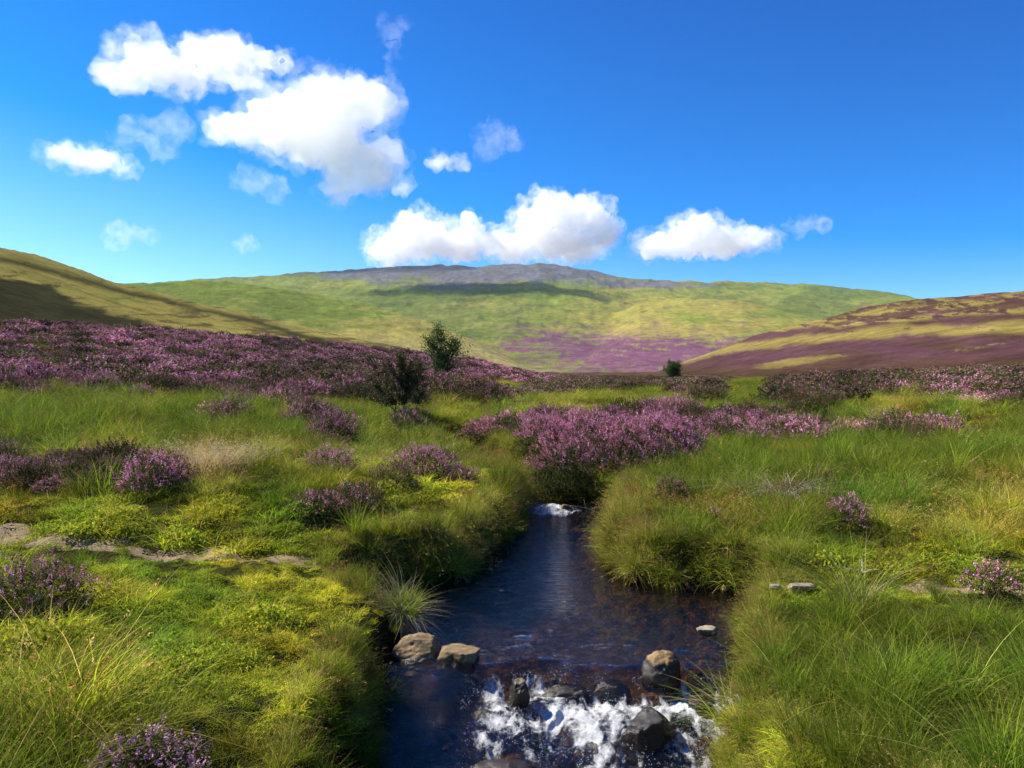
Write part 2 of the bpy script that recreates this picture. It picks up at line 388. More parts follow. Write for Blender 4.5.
def ell(cx, cy, rx, ry, soft=.35, ns=.25, seed=40, rot=0):
    a = PXv-cx; b = PYv-cy; ca, sa = math.cos(rot), math.sin(rot); a, b = a*ca+b*sa, -a*sa+b*ca
    d = np.hypot(a/rx, b/ry) + ns*patch(.03, .12, seed)*1.5 + ns*patch(.12, .4, seed+5)
    return 1-sstep(1-soft, 1+soft, d)
colr = np.tile(np.array([.085, .095, .022]), (len(x), 1))         # near: mossy ground under the grass
far = sstep(12, 40, r)
colr = mix(colr, np.array([.12, .14, .03]), far)
# moor floor, 40-700 m
moor = sstep(22, 45, r)
br = sstep(-.25, .15, patch(.012, .11, 11)+.25)
cm = mix(np.tile(G_GREEN*.9, (len(x), 1)), G_BROWN*1.3, br)
pk = sstep(.1, .4, patch(.03, .2, 12))
cm = mix(cm, G_PURP*.8, pk*.5*br)
colr = mix(colr, cm, moor*sstep(0, 1, (I <= 2).astype(float)))
colr = mix(colr, G_GREEN*np.array([1.25, 1.2, 1]), ell(610, 400, 110, 11, .5)*.9*(I < 3))
colr = mix(colr, G_GREEN*np.array([1.3, 1.1, 1]), ell(470, 385, 70, 10, .5)*.8*(I < 3))
# mound & shelf: heather
hm = ((I == 1) | (I == 2)).astype(float)
ch = mix(np.tile(G_BROWN*1.1, (len(x), 1)), G_PURP*1.05, sstep(-.25, .3, patch(.03, .12, 13)))
colr = mix(colr, ch, hm*.95)
# left hill
m = I == 3
g = mix(np.tile(G_YEL*1.2, (len(x), 1)), G_GREEN*1.3, sstep(.05, .6, patch(.01, .06, 14))*.6)
g = mix(g, G_BROWN*1.5, sstep(.05, .3, patch(.025, .22, 16)+(PYv-320)*.004)*.75)
dk = 1-sstep(-4, 8, (292+PXv*.20+patch(.03, .06, 17)*16)-PYv+0)      # darker area lower left
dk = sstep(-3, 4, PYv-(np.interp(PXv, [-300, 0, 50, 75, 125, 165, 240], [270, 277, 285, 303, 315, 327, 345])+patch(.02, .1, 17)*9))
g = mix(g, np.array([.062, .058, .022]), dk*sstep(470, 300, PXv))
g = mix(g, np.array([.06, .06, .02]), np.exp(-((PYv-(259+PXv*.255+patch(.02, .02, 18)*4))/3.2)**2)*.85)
g = mix(g, G_PALE, np.exp(-((PYv-(325+PXv*.072))/4.)**2)*sstep(150, 250, PXv)*.5)
g = mix(g, G_PURP*.9, sstep(.0, .3, patch(.03, .2, 24)+(PYv-(330+PXv*.05))*.05-.1)*.7)
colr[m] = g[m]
# spur
m = I == 4
g = mix(np.tile(G_GREEN*1.2, (len(x), 1)), G_YEL*1.25, sstep(-.25, .35, patch(.008, .07, 19)+(PYv-315)*.012+(PXv-330)*.0015))
g = mix(g, G_DKG, sstep(.2, .45, patch(.02, .12, 23))*.45)
g = mix(g, G_PALE, sstep(330, 352, PYv+patch(.02, .1, 27)*10)*.6)
colr[m] = g[m]
# shoulder and mountain
m = (I == 5) | (I == 6)
g = mix(np.tile(G_GREEN*1.15, (len(x), 1)), G_YEL*1.05, sstep(-.05, .4, patch(.008, .05, 25))*.6)
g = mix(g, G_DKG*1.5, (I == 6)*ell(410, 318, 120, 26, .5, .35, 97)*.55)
g = mix(g, G_YEL*1.08, np.maximum(ell(690, 318, 130, 24, .5, .35, 61), 0)*sstep(-.3, .3, patch(.01, .08, 26)+.15)*.8)
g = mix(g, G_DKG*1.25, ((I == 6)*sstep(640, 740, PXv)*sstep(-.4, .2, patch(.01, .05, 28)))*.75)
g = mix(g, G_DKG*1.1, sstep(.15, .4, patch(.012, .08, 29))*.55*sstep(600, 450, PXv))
g = mix(g, np.array([.085, .075, .05]), sstep(.22, .42, patch(.03, .2, 30))*.5)
rk = np.maximum.reduce([ell(470, 270, 125, 15, .4, .5, 41), ell(560, 271, 75, 11, .3, .4, 42), ell(370, 274, 60, 5, .4, .5, 43), ell(640, 284, 60, 4, .4, .5, 52)])*(PYv < 300)
g = mix(g, mix(np.tile(G_ROCK, (len(x), 1)), np.array([.13, .115, .075]), sstep(0, .5, patch(.05, .2, 44))*.7), rk*.9)
pu = np.maximum(ell(640, 352, 125, 24, .45, .5, 45, .04), ell(540, 336, 30, 10, .5, .5, 46))*sstep(.55, .05, patch(.03, .35, 47)+.6*patch(.1, .6, 57)+(345-PYv)*.015)
g = mix(g, G_PURP*np.array([1.15, 1.0, 1.2]), pu*.95)
g = mix(g, G_YEL, ell(660, 330, 90, 6, .4, .6, 48)*.6)
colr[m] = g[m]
# right hill
m = I == 7
g = mix(np.tile(G_PURP*np.array([.68, .70, .58]), (len(x), 1)), G_BROWN*1.1, sstep(-.3, .3, patch(.015, .1, 49)+.1+(320-PYv)*.006)*.7)
def band(xs, ys_, w0, w1, sd_n, thr=-.3):
    c = np.interp(PXv, xs, ys_)+patch(.015, .03, sd_n)*5; w = np.interp(PXv, [xs[0], xs[-1]], [w0, w1])
    return np.clip(1.5*np.exp(-((PYv-c)/w)**2)-.25, 0, 1)*sstep(thr-.12, thr+.12, patch(.03, .16, sd_n+7)+.7*patch(.09, .45, sd_n+9))
bb = np.maximum.reduce([band([660, 700, 800, 900, 1030], [368, 356, 339, 331, 327], 3, 7, 50, -.6), band([750, 850, 940, 1030], [332, 318, 306, 297], 3, 4, 71, .0), band([840, 960, 1030], [324, 314, 309], 3, 4, 81, .0),
    band([860, 940, 1030], [312, 300, 292], 2.5, 3, 91, .05), ell(795, 362, 42, 3.6, .3, .3, 53, -.14)])
g = mix(g, G_YEL*.95, bb*.74)
g = mix(g, G_BROWN*1.15, sstep(352, 368, PYv-(PXv-900)*-.03+patch(.02, .1, 54)*8)*.75)
g = mix(g, G_PALE, np.exp(-((PYv-(350-(PXv-960)*.16))/1.3)**2)*sstep(45, 25, np.abs(PXv-980))*sstep(-.2, .3, patch(.1, .4, 98))*.45)
colr[m] = g[m]
# soil on bank faces and stream bed
nm = (r < 30) & (np.abs(x) < 12) & (y > -6)
sd = np.full(len(x), 9.0); sd[nm] = poly_sd(x[nm], y[nm])
colr = mix(colr, G_SOIL, sstep(.30, .12, sd))
colr = mix(colr, np.array([.32, .20, .055]), sstep(.02, -.1, sd))
colr = np.clip(colr, .01, .6)
colr = np.vstack([colr, colr[:1]])

i0 = (np.arange(nr-1)[:, None]*na + np.arange(na)[None]).ravel()
i1 = (np.arange(nr-1)[:, None]*na + (np.arange(na)[None]+1) % na).ravel()
Q = np.stack([i0, i1, i1+na, i0+na], 1)
Q = Q[:, ::-1]
fid = GI.ravel()[Q].max(1)
cap = np.stack([np.arange(na), (np.arange(na)+1) % na, np.full(na, nr*na)], 1)[:, ::-1]
def sub(name, faces, label, extra=None):
    fs = faces if extra is None else np.concatenate([faces.ravel(), extra.ravel()])
    used, inv = np.unique(np.concatenate([faces.ravel()] + ([extra.ravel()] if extra is not None else [])), return_inverse=True)
    fl = [inv[:faces.size].reshape(-1, 4)]
    if extra is not None: fl.append(inv[faces.size:].reshape(-1, 3))
    me = mesh_from(name, V[used], fl, colr[used], [M_ground], smooth=True)
    return tag(obj_from(name, me), label, None, None, 'structure')
sub('ground', Q[fid <= 2], 'mossy moorland ground with stream banks', cap)
sub('hill', Q[fid == 3], 'golden grassy hillside sloping down from the left')
sub('hill', Q[fid == 4], 'green spur descending into the valley in front of the mountain')
sub('mountain', Q[(fid == 5) | (fid == 6)], 'broad green mountain with grey rocky summit and purple lower slope')
sub('hill', Q[fid == 7], 'purple and yellow heather hillside rising on the right')

def tz(x, y):
    return terrain(np.atleast_1d(np.asarray(x, float)), np.atleast_1d(np.asarray(y, float)))[0]
def at(px, Y): return (px-CX)*Y/F

# ------------------------------------------------------------------ water
gx = np.arange(-2.4, 3.4, .013); gy = np.concatenate([np.arange(1.2, 3.6, .05), np.arange(3.6, 5.7, .011), np.arange(5.7, 11.75, .035)])
WX, WY = np.meshgrid(gx, gy, indexing='xy'); wx_, wy_ = WX.ravel(), WY.ravel()
L = lip(wx_)
wz = water_level(wx_, wy_)
rap = sstep(-.02, .14, L-wy_)*sstep(-.42, -.05, wx_ + .25*(L-wy_) - .05 + .12*fbm(wx_*4, wy_*4, 3, 60))
calm = 1-rap
flow = fbm(wx_*5+fbm(wx_*3, wy_*3, 2, 65)*1.2, wy_*3.2, 4, 61)
wz = wz + rap*(.055*flow + .035*np.abs(fbm(wx_*13, wy_*11, 3, 62))) 
# smooth bulges just above the lip where water goes over hidden stones
wz = wz + .018*fbm(wx_*3.5, wy_*6, 3, 63)*sstep(.9, 0, np.abs(wy_-L-.35))*calm
foam = rap*(.36 + .45*fbm(wx_*4.5, wy_*3.0, 4, 64) + .38*fbm(wx_*12+2.5*fbm(wx_*3, wy_*3, 2, 69), wy_*7+2*fbm(wx_*4, wy_*2, 2, 79), 3, 72) + .30*sstep(.1, .26, L-wy_)*sstep(.8, .3, L-wy_) + .22*sstep(.2, 1.0, wx_)*sstep(.7, 1.1, L-wy_) - .25*np.exp(-((L-wy_-.06)/.06)**2) + .4*np.maximum(fbm(wx_*18, wy_*2, 2, 68), 0)*np.exp(-((L-wy_-.12)/.1)**2))
s2 = np.exp(-(((wx_-.66)/.46)**2+((wy_-11.3)/.22)**2))
foam = np.maximum(foam, s2*(.80+.5*fbm(wx_*6, wy_*8, 3, 66)))
# thin streaks downstream and along the left falling sheet
foam = np.maximum(foam, np.exp(-(((wx_+.13)/.14)**2+((wy_-5.16)/.13)**2))*.72)
wz = wz + s2*.05*fbm(wx_*7, wy_*7, 3, 67)
chop = .25 + .75*rap + .5*np.exp(-((wy_-L-.2)/.25)**2)
ny_, nx_ = WX.shape
j = (np.arange(ny_-1)[:, None]*nx_+np.arange(nx_-1)[None]).ravel()
WQ = np.stack([j, j+1, j+1+nx_, j+nx_], 1)
keep = poly_sd(wx_, wy_) < .28
WQ = WQ[keep[WQ].all(1)]
used, inv = np.unique(WQ, return_inverse=True)
me = mesh_from('stream', np.stack([wx_, wy_, wz], 1)[used], inv.reshape(-1, 4), None, [M_water], smooth=True, attrs={'foam': foam[used], 'chop': chop[used]})
tag(obj_from('stream_water', me), 'clear dark stream with rippled pool and white cascade', None, None, 'structure')
# bend of the stream upstream
cl = np.array([(.75, 11.7), (.35, 12.3), (-.1, 12.9), (-.65, 14.1), (-1.2, 16), (-1.5, 17.3)])
ys_ = np.linspace(11.74, 17.3, 120); xs_ = np.interp(ys_, cl[:, 1], cl[:, 0]); hw = .9
SV = np.stack([np.concatenate([xs_-hw, xs_+hw]), np.tile(ys_, 2), np.tile(water_level(xs_*0, ys_), 2)], 1)
k = np.arange(119); me = mesh_from('upper_stream', SV, np.stack([k, k+120, k+121, k+1], 1), None, [M_water], smooth=True, attrs={'foam': np.full(240, .2), 'chop': np.full(240, .5)})
tag(obj_from('upstream_water', me), 'narrow reach of stream hidden between the banks', None, None, 'structure')

# spray
nd = 5200
dx = rng.uniform(-.35, 1.45, nd); dt = rng.random(nd)
dy = lip(dx) - .08 - 1.1*dt**1.4
keepd = (fbm(dx*5, dy*4, 3, 64) > -.10) & (poly_sd(dx, dy) < -.03)
dx, dy = dx[keepd], dy[keepd]
dz = water_level(dx, dy) + .01 + np.clip((lip(dx)-dy)*3, .15, 1)*rng.exponential(.022, len(dx))
rad = rng.uniform(.0008, .0024, len(dx))
octv = np.array([(1, 0, 0), (-1, 0, 0), (0, 1, 0), (0, -1, 0), (0, 0, 1), (0, 0, -1)], float)
octf = np.array([(0, 2, 4), (2, 1, 4), (1, 3, 4), (3, 0, 4), (2, 0, 5), (1, 2, 5), (3, 1, 5), (0, 3, 5)])
DV = (np.stack([dx, dy, dz], 1)[:, None] + octv[None]*rad[:, None, None]*np.array([1, 1, 1.5])).reshape(-1, 3)
DF = (octf[None]+(np.arange(len(dx))*6)[:, None, None]).reshape(-1, 3)
tag(obj_from('water_spray', mesh_from('water_spray', DV, DF, None, [M_drop], smooth=True)), 'white droplets thrown up by the small cascade', 'spray', None, 'stuff')

# ------------------------------------------------------------------ rocks
def rock(px, py, z, w, h, d, label, mat, seed, flat=0, rz=0, tilt=0, sub_=4, name='boulder', cat='boulder', Y=None):
    """w,h,d full width, height, depth in metres, centred on pixel (px,py)"""
    if Y is None: Y = F*(CAMZ-z)/(py-CY)
    X = at(px, Y)
    bm = bmesh.new(); bmesh.ops.create_icosphere(bm, subdivisions=sub_+1, radius=1)
    rr = random.Random(seed); off = Vector((rr.uniform(0, 50), rr.uniform(0, 50), rr.uniform(0, 50)))
    planes = [(Vector((rr.gauss(0, 1), rr.gauss(0, 1), rr.gauss(0, .8))).normalized(), rr.uniform(.62, .9)) for _ in range(9)]
    if flat: planes.append((Vector((rr.uniform(-.12, .12), rr.uniform(-.1, .1), 1)).normalized(), flat))
    for v in bm.verts:
        p = v.co.copy()
        for nn, dd in planes:
            e = p.dot(nn)-dd
            if e > 0: p -= nn*e*.85
        p *= 1+.10*mnoise.fractal(p*1.7+off, 1, 2, 4) + .05*mnoise.fractal(p*6+off, 1, 2, 4)
        v.co = p
    for v in bm.verts: v.co = Vector((v.co.x*w/2, v.co.y*d/2, v.co.z*h/2))
    me = bpy.data.meshes.new(name); bm.to_mesh(me); bm.free(); me.materials.append(mat)
    me.polygons.foreach_set('use_smooth', [True]*len(me.polygons))
    o = obj_from(name, me, None, (X, Y, z)); o.rotation_euler = (tilt, tilt*.4, rz)
    return tag(o, label, cat)
rock(418, 674, .02, .42, .26, .34, 'rounded tan boulder at the left bank under the overhanging tuft', M_rock_tan, 3, rz=.3, Y=5.45)
rock(458, 671, .01, .36, .28, .32, 'flat topped tan boulder standing at the left end of the cascade', M_rock_tan, 8, flat=.45, rz=-.1, Y=5.38)
rock(661, 684, -.05, .28, .34, .28, 'upright brown boulder with sunlit top, right of the cascade', M_rock_tip, 12, Y=5.22)
rock(645, 728, -.30, .42, .42, .34, 'large dark wet boulder splitting the foam below the upright one', M_rock_wet, 21, rz=.5, Y=4.75)
rock(519, 686, -.14, .16, .26, .16, 'pointed dark stone sticking out of the left fall', M_rock_low, 31, tilt=.3, Y=5.08)
rock(486, 706, -.26, .20, .15, .18, 'small dark stone at the edge of the calm lower pool', M_rock_low, 33, Y=5.0)
rock(502, 766, -.40, .46, .20, .30, 'broad brown boulder cut off by the bottom of the picture', M_rock_low, 41, rz=.2, Y=4.50)
rock(706, 631, .02, .17, .10, .16, 'pale stone at the foot of the right bank', M_rock_pale, 52, flat=.5, Y=5.95)
rock(568, 688, -.22, .40, .20, .24, 'low dark stone with water sheeting over it in mid cascade', M_rock_wet, 55, Y=5.2)
rock(610, 684, -.20, .30, .22, .22, 'dark stone between the sheeted one and the upright boulder', M_rock_wet, 58, Y=5.22)
rock(590, 735, -.38, .30, .18, .24, 'half drowned stone in the middle of the foam', M_rock_low, 63, Y=4.72)
rock(700, 712, -.22, .20, .28, .26, 'dark stone wedged against the right bank beside the foam', M_rock_low, 67, Y=5.0)
rock(432, 692, -.25, .26, .12, .18, 'small flat reddish stone below the rounded tan boulder', M_rock_low, 71, Y=5.2)
rock(800, 588, .36, .24, .07, .14, 'flat pale stone lying on the path at the right bank', M_rock_pale, 77, flat=.5, Y=6.0)
rock(775, 589, .36, .12, .06, .1, 'smaller pale stone left of the flat path stone', M_rock_pale, 79, flat=.5, Y=6.0)
rock(565, 514, .10, .16, .14, .14, 'little dark stone breaking the upstream white water', M_rock_low, 83, Y=11.35)
rock(938, 404, 1.42, .9, .35, .5, 'grey rock showing among the far right heather', M_rock_pale, 91, flat=.5, Y=23)
bmi = bmesh.new(); bmesh.ops.create_icosphere(bmi, subdivisions=2, radius=1); icv = np.array([v.co[:] for v in bmi.verts]); icf = np.array([[v.index for v in f.verts] for f in bmi.faces]); bmi.free()
nb_ = 900; bx = rng.uniform(-1.4, 2.2, nb_); by = rng.uniform(3.8, 8.5, nb_); sdb = poly_sd(bx, by); kb = (sdb < .02) & ((sdb > -.35) | ((np.abs(by-lip(bx)) < .5))); bx, by = bx[kb], by[kb]; nb_ = len(bx)
bz = tz(bx, by); rb = rng.uniform(.015, .07, nb_)*rng.uniform(.5, 1, nb_)
st_ = rng.uniform(.6, 1.3, (nb_, 1, 3))*np.array([1, 1, .55]); lump = 1+.16*np.sin(icv[None]@rng.normal(0, 2.2, (nb_, 3, 1))+rng.uniform(0, 6, (nb_, 1, 1)))
BV = (np.stack([bx, by, bz], 1)[:, None]+icv[None]*lump*rb[:, None, None]*st_).reshape(-1, 3)
tag(obj_from('stream_pebbles', mesh_from('stream_pebbles', BV, (icf[None]+(np.arange(nb_)*len(icv))[:, None, None]).reshape(-1, 3), None, [simple('bed_stone', (.15, .09, .04), .6, 15, .6)], smooth=True)), 'brown pebbles lying in the shallows of the stream bed', 'pebbles', None, 'stuff')
# ------------------------------------------------------------------ path
def path_strip(x0, x1, name, label):
    xs = np.arange(x0, x1, .03); ts = np.linspace(-.24, .24, 17)
    PX, PT = np.meshgrid(xs, ts, indexing='ij'); PY = path_y(PX)+PT
    PZ = tz(PX.ravel(), PY.ravel()).reshape(PX.shape)
    PZ = PZ + np.where(np.abs(PT) > .21, -.03, .004) + .012*np.abs(fbm(PX*9, PY*9, 3, 70))
    n1, n2 = PX.shape; j = (np.arange(n1-1)[:, None]*n2+np.arange(n2-1)[None]).ravel()
    me = mesh_from(name, np.stack([PX.ravel(), PY.ravel(), PZ.ravel()], 1), np.stack([j, j+n2, j+n2+1, j+1], 1), None, [M_path], smooth=True)
    tag(obj_from(name, me), label, None, None, 'structure')
path_strip(-9, -1.5, 'path', 'narrow gravel path on the left bank')
path_strip(2.25, 8, 'path', 'narrow gravel path on the right bank')
# pebbles: one object of loose gravel
npb = 800
qx = np.where(rng.random(npb) < .7, rng.uniform(-8, -2.0, npb), rng.uniform(2.3, 7, npb)); qy = path_y(qx)+rng.normal(0, .10, npb)
qz = tz(qx, qy)+.008
cubev = octv
rad = rng.uniform(.005, .020, npb)
PV = (np.stack([qx, qy, qz], 1)[:, None]+octv[None]*rad[:, None, None]*(np.array([1, 1, .45])*rng.uniform(.6, 1.3, (npb, 1, 3))) + rng.normal(0, .15, (npb, 6, 3))*rad[:, None, None]).reshape(-1, 3)
tag(obj_from('gravel', mesh_from('gravel', PV, (octf[None]+(np.arange(npb)*6)[:, None, None]).reshape(-1, 3), None, [M_pebble])), 'loose pale pebbles scattered along the path', 'gravel', None, 'stuff')

# ------------------------------------------------------------------ plants: prototypes
def blades(n, root_r, h, w, bend, segs=5, cols=None, hj=.3, lean=.25, base=None, tipcol=None, rootdark=1.0, g=None):
    g = g or rng
    a = g.uniform(0, 2*np.pi, n); rr = root_r*np.sqrt(g.random(n))
    root = np.stack([rr*np.cos(a), rr*np.sin(a), np.zeros(n)], 1) if base is None else base
    H = h*(1-hj+2*hj*g.random(n))
    out = np.stack([np.cos(a), np.sin(a)], 1)
    d = out*.6 + g.normal(0, .7, (n, 2)); d /= np.linalg.norm(d, axis=1)[:, None]+1e-6
    ln = lean*g.random(n)+.03; bd = bend*(.3+g.random(n)*1.1)
    t = np.linspace(0, 1, segs+1)
    hor = ln[:, None]*t + bd[:, None]*t**2.2
    up = t*(1-.45*np.clip(bd, 0, 1.5)[:, None]*t**1.5)
    P = np.zeros((n, segs+1, 3))
    P[:, :, 0] = root[:, None, 0]+d[:, None, 0]*hor*H[:, None]; P[:, :, 1] = root[:, None, 1]+d[:, None, 1]*hor*H[:, None]
    P[:, :, 2] = root[:, None, 2]+up*H[:, None]
    f = g.uniform(0, np.pi, n); side = np.stack([np.cos(f), np.sin(f), np.zeros(n)], 1)
    W = w*(.7+.6*g.random(n))[:, None]*(1-t[None]**1.6*.92)/2
    A = P-side[:, None]*W[..., None]; B = P+side[:, None]*W[..., None]
    VV = np.stack([A, B], 2).reshape(-1, 3)
    b0 = (np.arange(n)*(segs+1)*2)[:, None]+np.arange(segs)[None]*2
    FF = np.stack([b0, b0+1, b0+3, b0+2], -1).reshape(-1, 4)
    cols = np.asarray(cols); ci = g.integers(0, len(cols), n); c = cols[ci]*(.75+.5*g.random((n, 1)))
    C = np.repeat(c[:, None], segs+1, 1)
    if tipcol is not None:
        k = (t[None, :, None]**3)*(.3+.7*g.random((n, 1, 1))); C = C*(1-k)+np.asarray(tipcol)*k
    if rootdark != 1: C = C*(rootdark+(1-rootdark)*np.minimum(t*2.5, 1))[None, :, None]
    C = np.repeat(C[:, :, None], 2, 2).reshape(-1, 3)
    return VV, FF, C, P

def seedheads(P, frac, size, col, g=None):
    """little ragged panicles on the tips of some blades"""
    g = g or rng
    idx = np.where(g.random(len(P)) < frac)[0]
    tip = P[idx, -1]; dirn = P[idx, -1]-P[idx, -2]; dirn /= np.linalg.norm(dirn, axis=1)[:, None]+1e-9
    m = 7; k = g.random((len(idx), m, 1))
    c = tip[:, None]+dirn[:, None]*(k-.6)*size*4 + g.normal(0, size*.35, (len(idx), m, 3))
    c = c.reshape(-1, 3); n = len(c)
    u = g.normal(0, 1, (n, 3)); u /= np.linalg.norm(u, axis=1)[:, None]; v = np.cross(u, g.normal(0, 1, (n, 3))); v /= np.linalg.norm(v, axis=1)[:, None]+1e-9
    VV = np.stack([c-u*size*.5, c+v*size*.22, c+u*size*.5, c-v*size*.22], 1).reshape(-1, 3)
    C = np.repeat(np.asarray(col)*(.6+.8*g.random((n, 1))), 4, 0)
    return VV, np.arange(n*4).reshape(-1, 4), C

def join(parts):
    VV, FF, CC = [], [], []; o = 0
    for p in parts:
        VV.append(p[0]); FF.append(p[1]+o); CC.append(p[2]); o += len(p[0])
    return np.vstack(VV), np.vstack(FF), np.vstack(CC)

LUSH = [(.22, .32, .020), (.33, .39, .025), (.13, .22, .015), (.44, .43, .04), (.32, .29, .05)]
RUSH = [(.09, .18, .014), (.13, .22, .016), (.19, .27, .02), (.26, .30, .03), (.05, .10, .010)]
STRAW = [(.38, .30, .13), (.44, .36, .18), (.30, .24, .09), (.20, .20, .05)]
RUSS = [(.28, .15, .07), (.33, .22, .09), (.20, .18, .05), (.16, .19, .04)]

protos = {}
def proto_coll(key, builders, mat):
    c = bpy.data.collections.new(key)
    for i, b in enumerate(builders):
        VV, FF, CC = b()
        me = mesh_from(f'{key}_mesh', VV, FF, CC, [mat])
        o = bpy.data.objects.new(f'{key}_{i:02d}', me); c.objects.link(o)
    protos[key] = (c, len(builders))

def b_short():
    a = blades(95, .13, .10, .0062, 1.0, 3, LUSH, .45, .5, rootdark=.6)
    return join([a[:3], blades(8, .12, .2, .003, .5, 4, STRAW, .3, .3)[:3]])
def b_med():
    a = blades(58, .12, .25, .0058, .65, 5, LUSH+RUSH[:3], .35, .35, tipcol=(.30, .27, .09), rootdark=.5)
    b = blades(10, .1, .36, .0028, .4, 5, STRAW, .3, .3)
    return join([a[:3], b[:3], seedheads(b[3], .7, .012, (.34, .26, .13))])
def b_rush():
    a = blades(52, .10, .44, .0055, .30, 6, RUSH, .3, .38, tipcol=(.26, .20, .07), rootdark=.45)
    b = blades(11, .1, .48, .0045, 1.1, 6, STRAW, .35, 1.0)
    return join([a[:3], b[:3]])
def b_russ():
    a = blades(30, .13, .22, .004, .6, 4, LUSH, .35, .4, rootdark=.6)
    b = blades(34, .14, .34, .0024, .35, 5, RUSS, .25, .3)
    return join([a[:3], b[:3], seedheads(b[3], .9, .016, (.34, .17, .10))])
def b_straw():
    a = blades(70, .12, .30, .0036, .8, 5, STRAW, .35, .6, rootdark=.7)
    return join([a[:3], blades(30, .12, .25, .004, .5, 4, LUSH, .3, .4)[:3], seedheads(a[3], .4, .014, (.42, .33, .18))])
def b_moss():
    # low cushion of moss and bedstraw: many tiny leaflets
    g = rng; n = 420; a = g.uniform(0, 2*np.pi, n); rr = .16*np.sqrt(g.random(n))
    c = np.stack([rr*np.cos(a), rr*np.sin(a), .07*(1-(rr/.16)**2)+g.random(n)*.03], 1)
    u = g.normal(0, 1, (n, 3)); u /= np.linalg.norm(u, axis=1)[:, None]; v = np.cross(u, g.normal(0, 1, (n, 3))); v /= np.linalg.norm(v, axis=1)[:, None]
    s = .011
    VV = np.stack([c-u*s, c+v*s*.6, c+u*s, c-v*s*.6], 1).reshape(-1, 3)
    C = np.array([(.24, .27, .03), (.17, .22, .025), (.30, .28, .05)])[g.integers(0, 3, n)]*(.6+.7*g.random((n, 1)))
    return VV, np.arange(n*4).reshape(-1, 4), np.repeat(C, 4, 0)

def dome_points(n, rx, ry, rz, g, lump=.30, low=-.15):
    """points over a lumpy dome, with outward normals"""
    p0 = round(rx*7.3+ry*3.1, 1); u = g.normal(0, 1, (n*3, 3)); u /= np.linalg.norm(u, axis=1)[:, None]; u = u[u[:, 2] > low][:n]
    lm = 1+lump*(fbm(u[:, 0]*3.2+u[:, 2]*2+p0*5, u[:, 1]*3.2-u[:, 2]*1.5, 3, 88)*1.8)
    p = u*np.array([rx, ry, rz])*lm[:, None]
    nn = u/np.array([rx, ry, rz]); nn /= np.linalg.norm(nn, axis=1)[:, None]
    return p, nn, u

def sprigs(p, nn, ln, m, leaf, cols, g, colfun=None, up=.35):
    """each sprig: a spike of m tiny leaflets round an axis that leans upwards"""
    n = len(p)
    ax = nn + np.array([0, 0, up]) + g.normal(0, .28, (n, 3)); ax /= np.linalg.norm(ax, axis=1)[:, None]
    L_ = ln*(.6+.8*g.random((n, 1, 1)))
    k = (np.arange(m)+.5)/m
    c = p[:, None]+ax[:, None]*(k[None, :, None])*L_ + g.normal(0, leaf*.45, (n, m, 3))
    c = c.reshape(-1, 3); q = len(c)
    u = g.normal(0, 1, (q, 3)); u /= np.linalg.norm(u, axis=1)[:, None]; v = np.cross(u, g.normal(0, 1, (q, 3))); v /= np.linalg.norm(v, axis=1)[:, None]+1e-9
    s = leaf*(.7+.6*g.random((q, 1)))
    VV = np.stack([c-u*s*.6, c+v*s*.4, c+u*s*.6, c-v*s*.4], 1).reshape(-1, 3)
    cols = np.asarray(cols)
    cc = cols[g.integers(0, len(cols), n)]*(.7+.6*g.random((n, 1)))
    C = np.repeat(cc, m*4, 0)*np.repeat(.8+.4*g.random((q, 1)), 4, 0)
    return VV, np.arange(q*4).reshape(-1, 4), C

PURP = [(.55, .18, .31), (.66, .27, .42), (.42, .13, .21), (.27, .12, .09), (.76, .38, .53)]
FADED = [(.22, .11, .07), (.28, .14, .13), (.17, .10, .05), (.34, .15, .19)]
HGREEN = [(.05, .075, .014), (.07, .10, .02), (.035, .05, .012), (.09, .10, .025), (.09, .055, .025)]
STEM = [(.07, .045, .03), (.05, .035, .025), (.10, .07, .05)]
def heather(rx, ry, rz, nf, ng, g, cols=PURP, leaf=.0095, ln=.05, m=8, low=-.1, fl_low=.15):
    pg, ng_, ug = dome_points(ng, rx*.93, ry*.93, rz*.93, g, low=low)
    green = sprigs(pg, ng_, ln*.95, m, leaf, HGREEN, g)
    # inner darker layer
    p2, n2, _ = dome_points(ng//2, rx*.7, ry*.7, rz*.75, g, low=low)
    green2 = sprigs(p2, n2, ln*1.1, m, leaf*1.5, HGREEN, g)
    pf, nf_, uf = dome_points(nf, rx, ry, rz, g, low=fl_low)
    keep = (fbm(uf[:, 0]*4+9, uf[:, 1]*4+uf[:, 2]*3, 2, int(g.integers(1000)))*1.3 + uf[:, 2]*.5) > .08
    fl = sprigs(pf[keep], nf_[keep], ln, m, leaf, cols, g)
    # stems
    ns = 26; a = g.uniform(0, 2*np.pi, ns); ba = np.zeros((ns, 3)); ba[:, 0] = .12*rx*np.cos(a); ba[:, 1] = .12*ry*np.sin(a); ba[:, 2] = -rz*.1
    st = blades(ns, 0, rz*.95, .010, .55, 4, STEM, .15, .9*(rx+ry)/2/rz, base=ba, g=g)
    return join([green, green2]), fl, st[:3]
def b_heather(cols, nf, leaf=.0105, m=8):
    def f():
        g = rng; q = g.uniform(.85, 1.15)
        a, b, c = heather(.30*q, .28, .26, nf, 420, g, cols, leaf, .045, m)
        return join([a, b, c])
    return f
def b_heather_far(cols, nf):
    def f():
        a, b, c = heather(.33, .30, .27, nf, 190, rng, cols, .030, .05, 4)
        return join([a, b])
    return f
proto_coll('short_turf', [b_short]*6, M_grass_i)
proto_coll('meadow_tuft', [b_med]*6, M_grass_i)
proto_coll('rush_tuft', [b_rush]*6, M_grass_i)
proto_coll('russet_tuft', [b_russ]*5, M_grass_i)
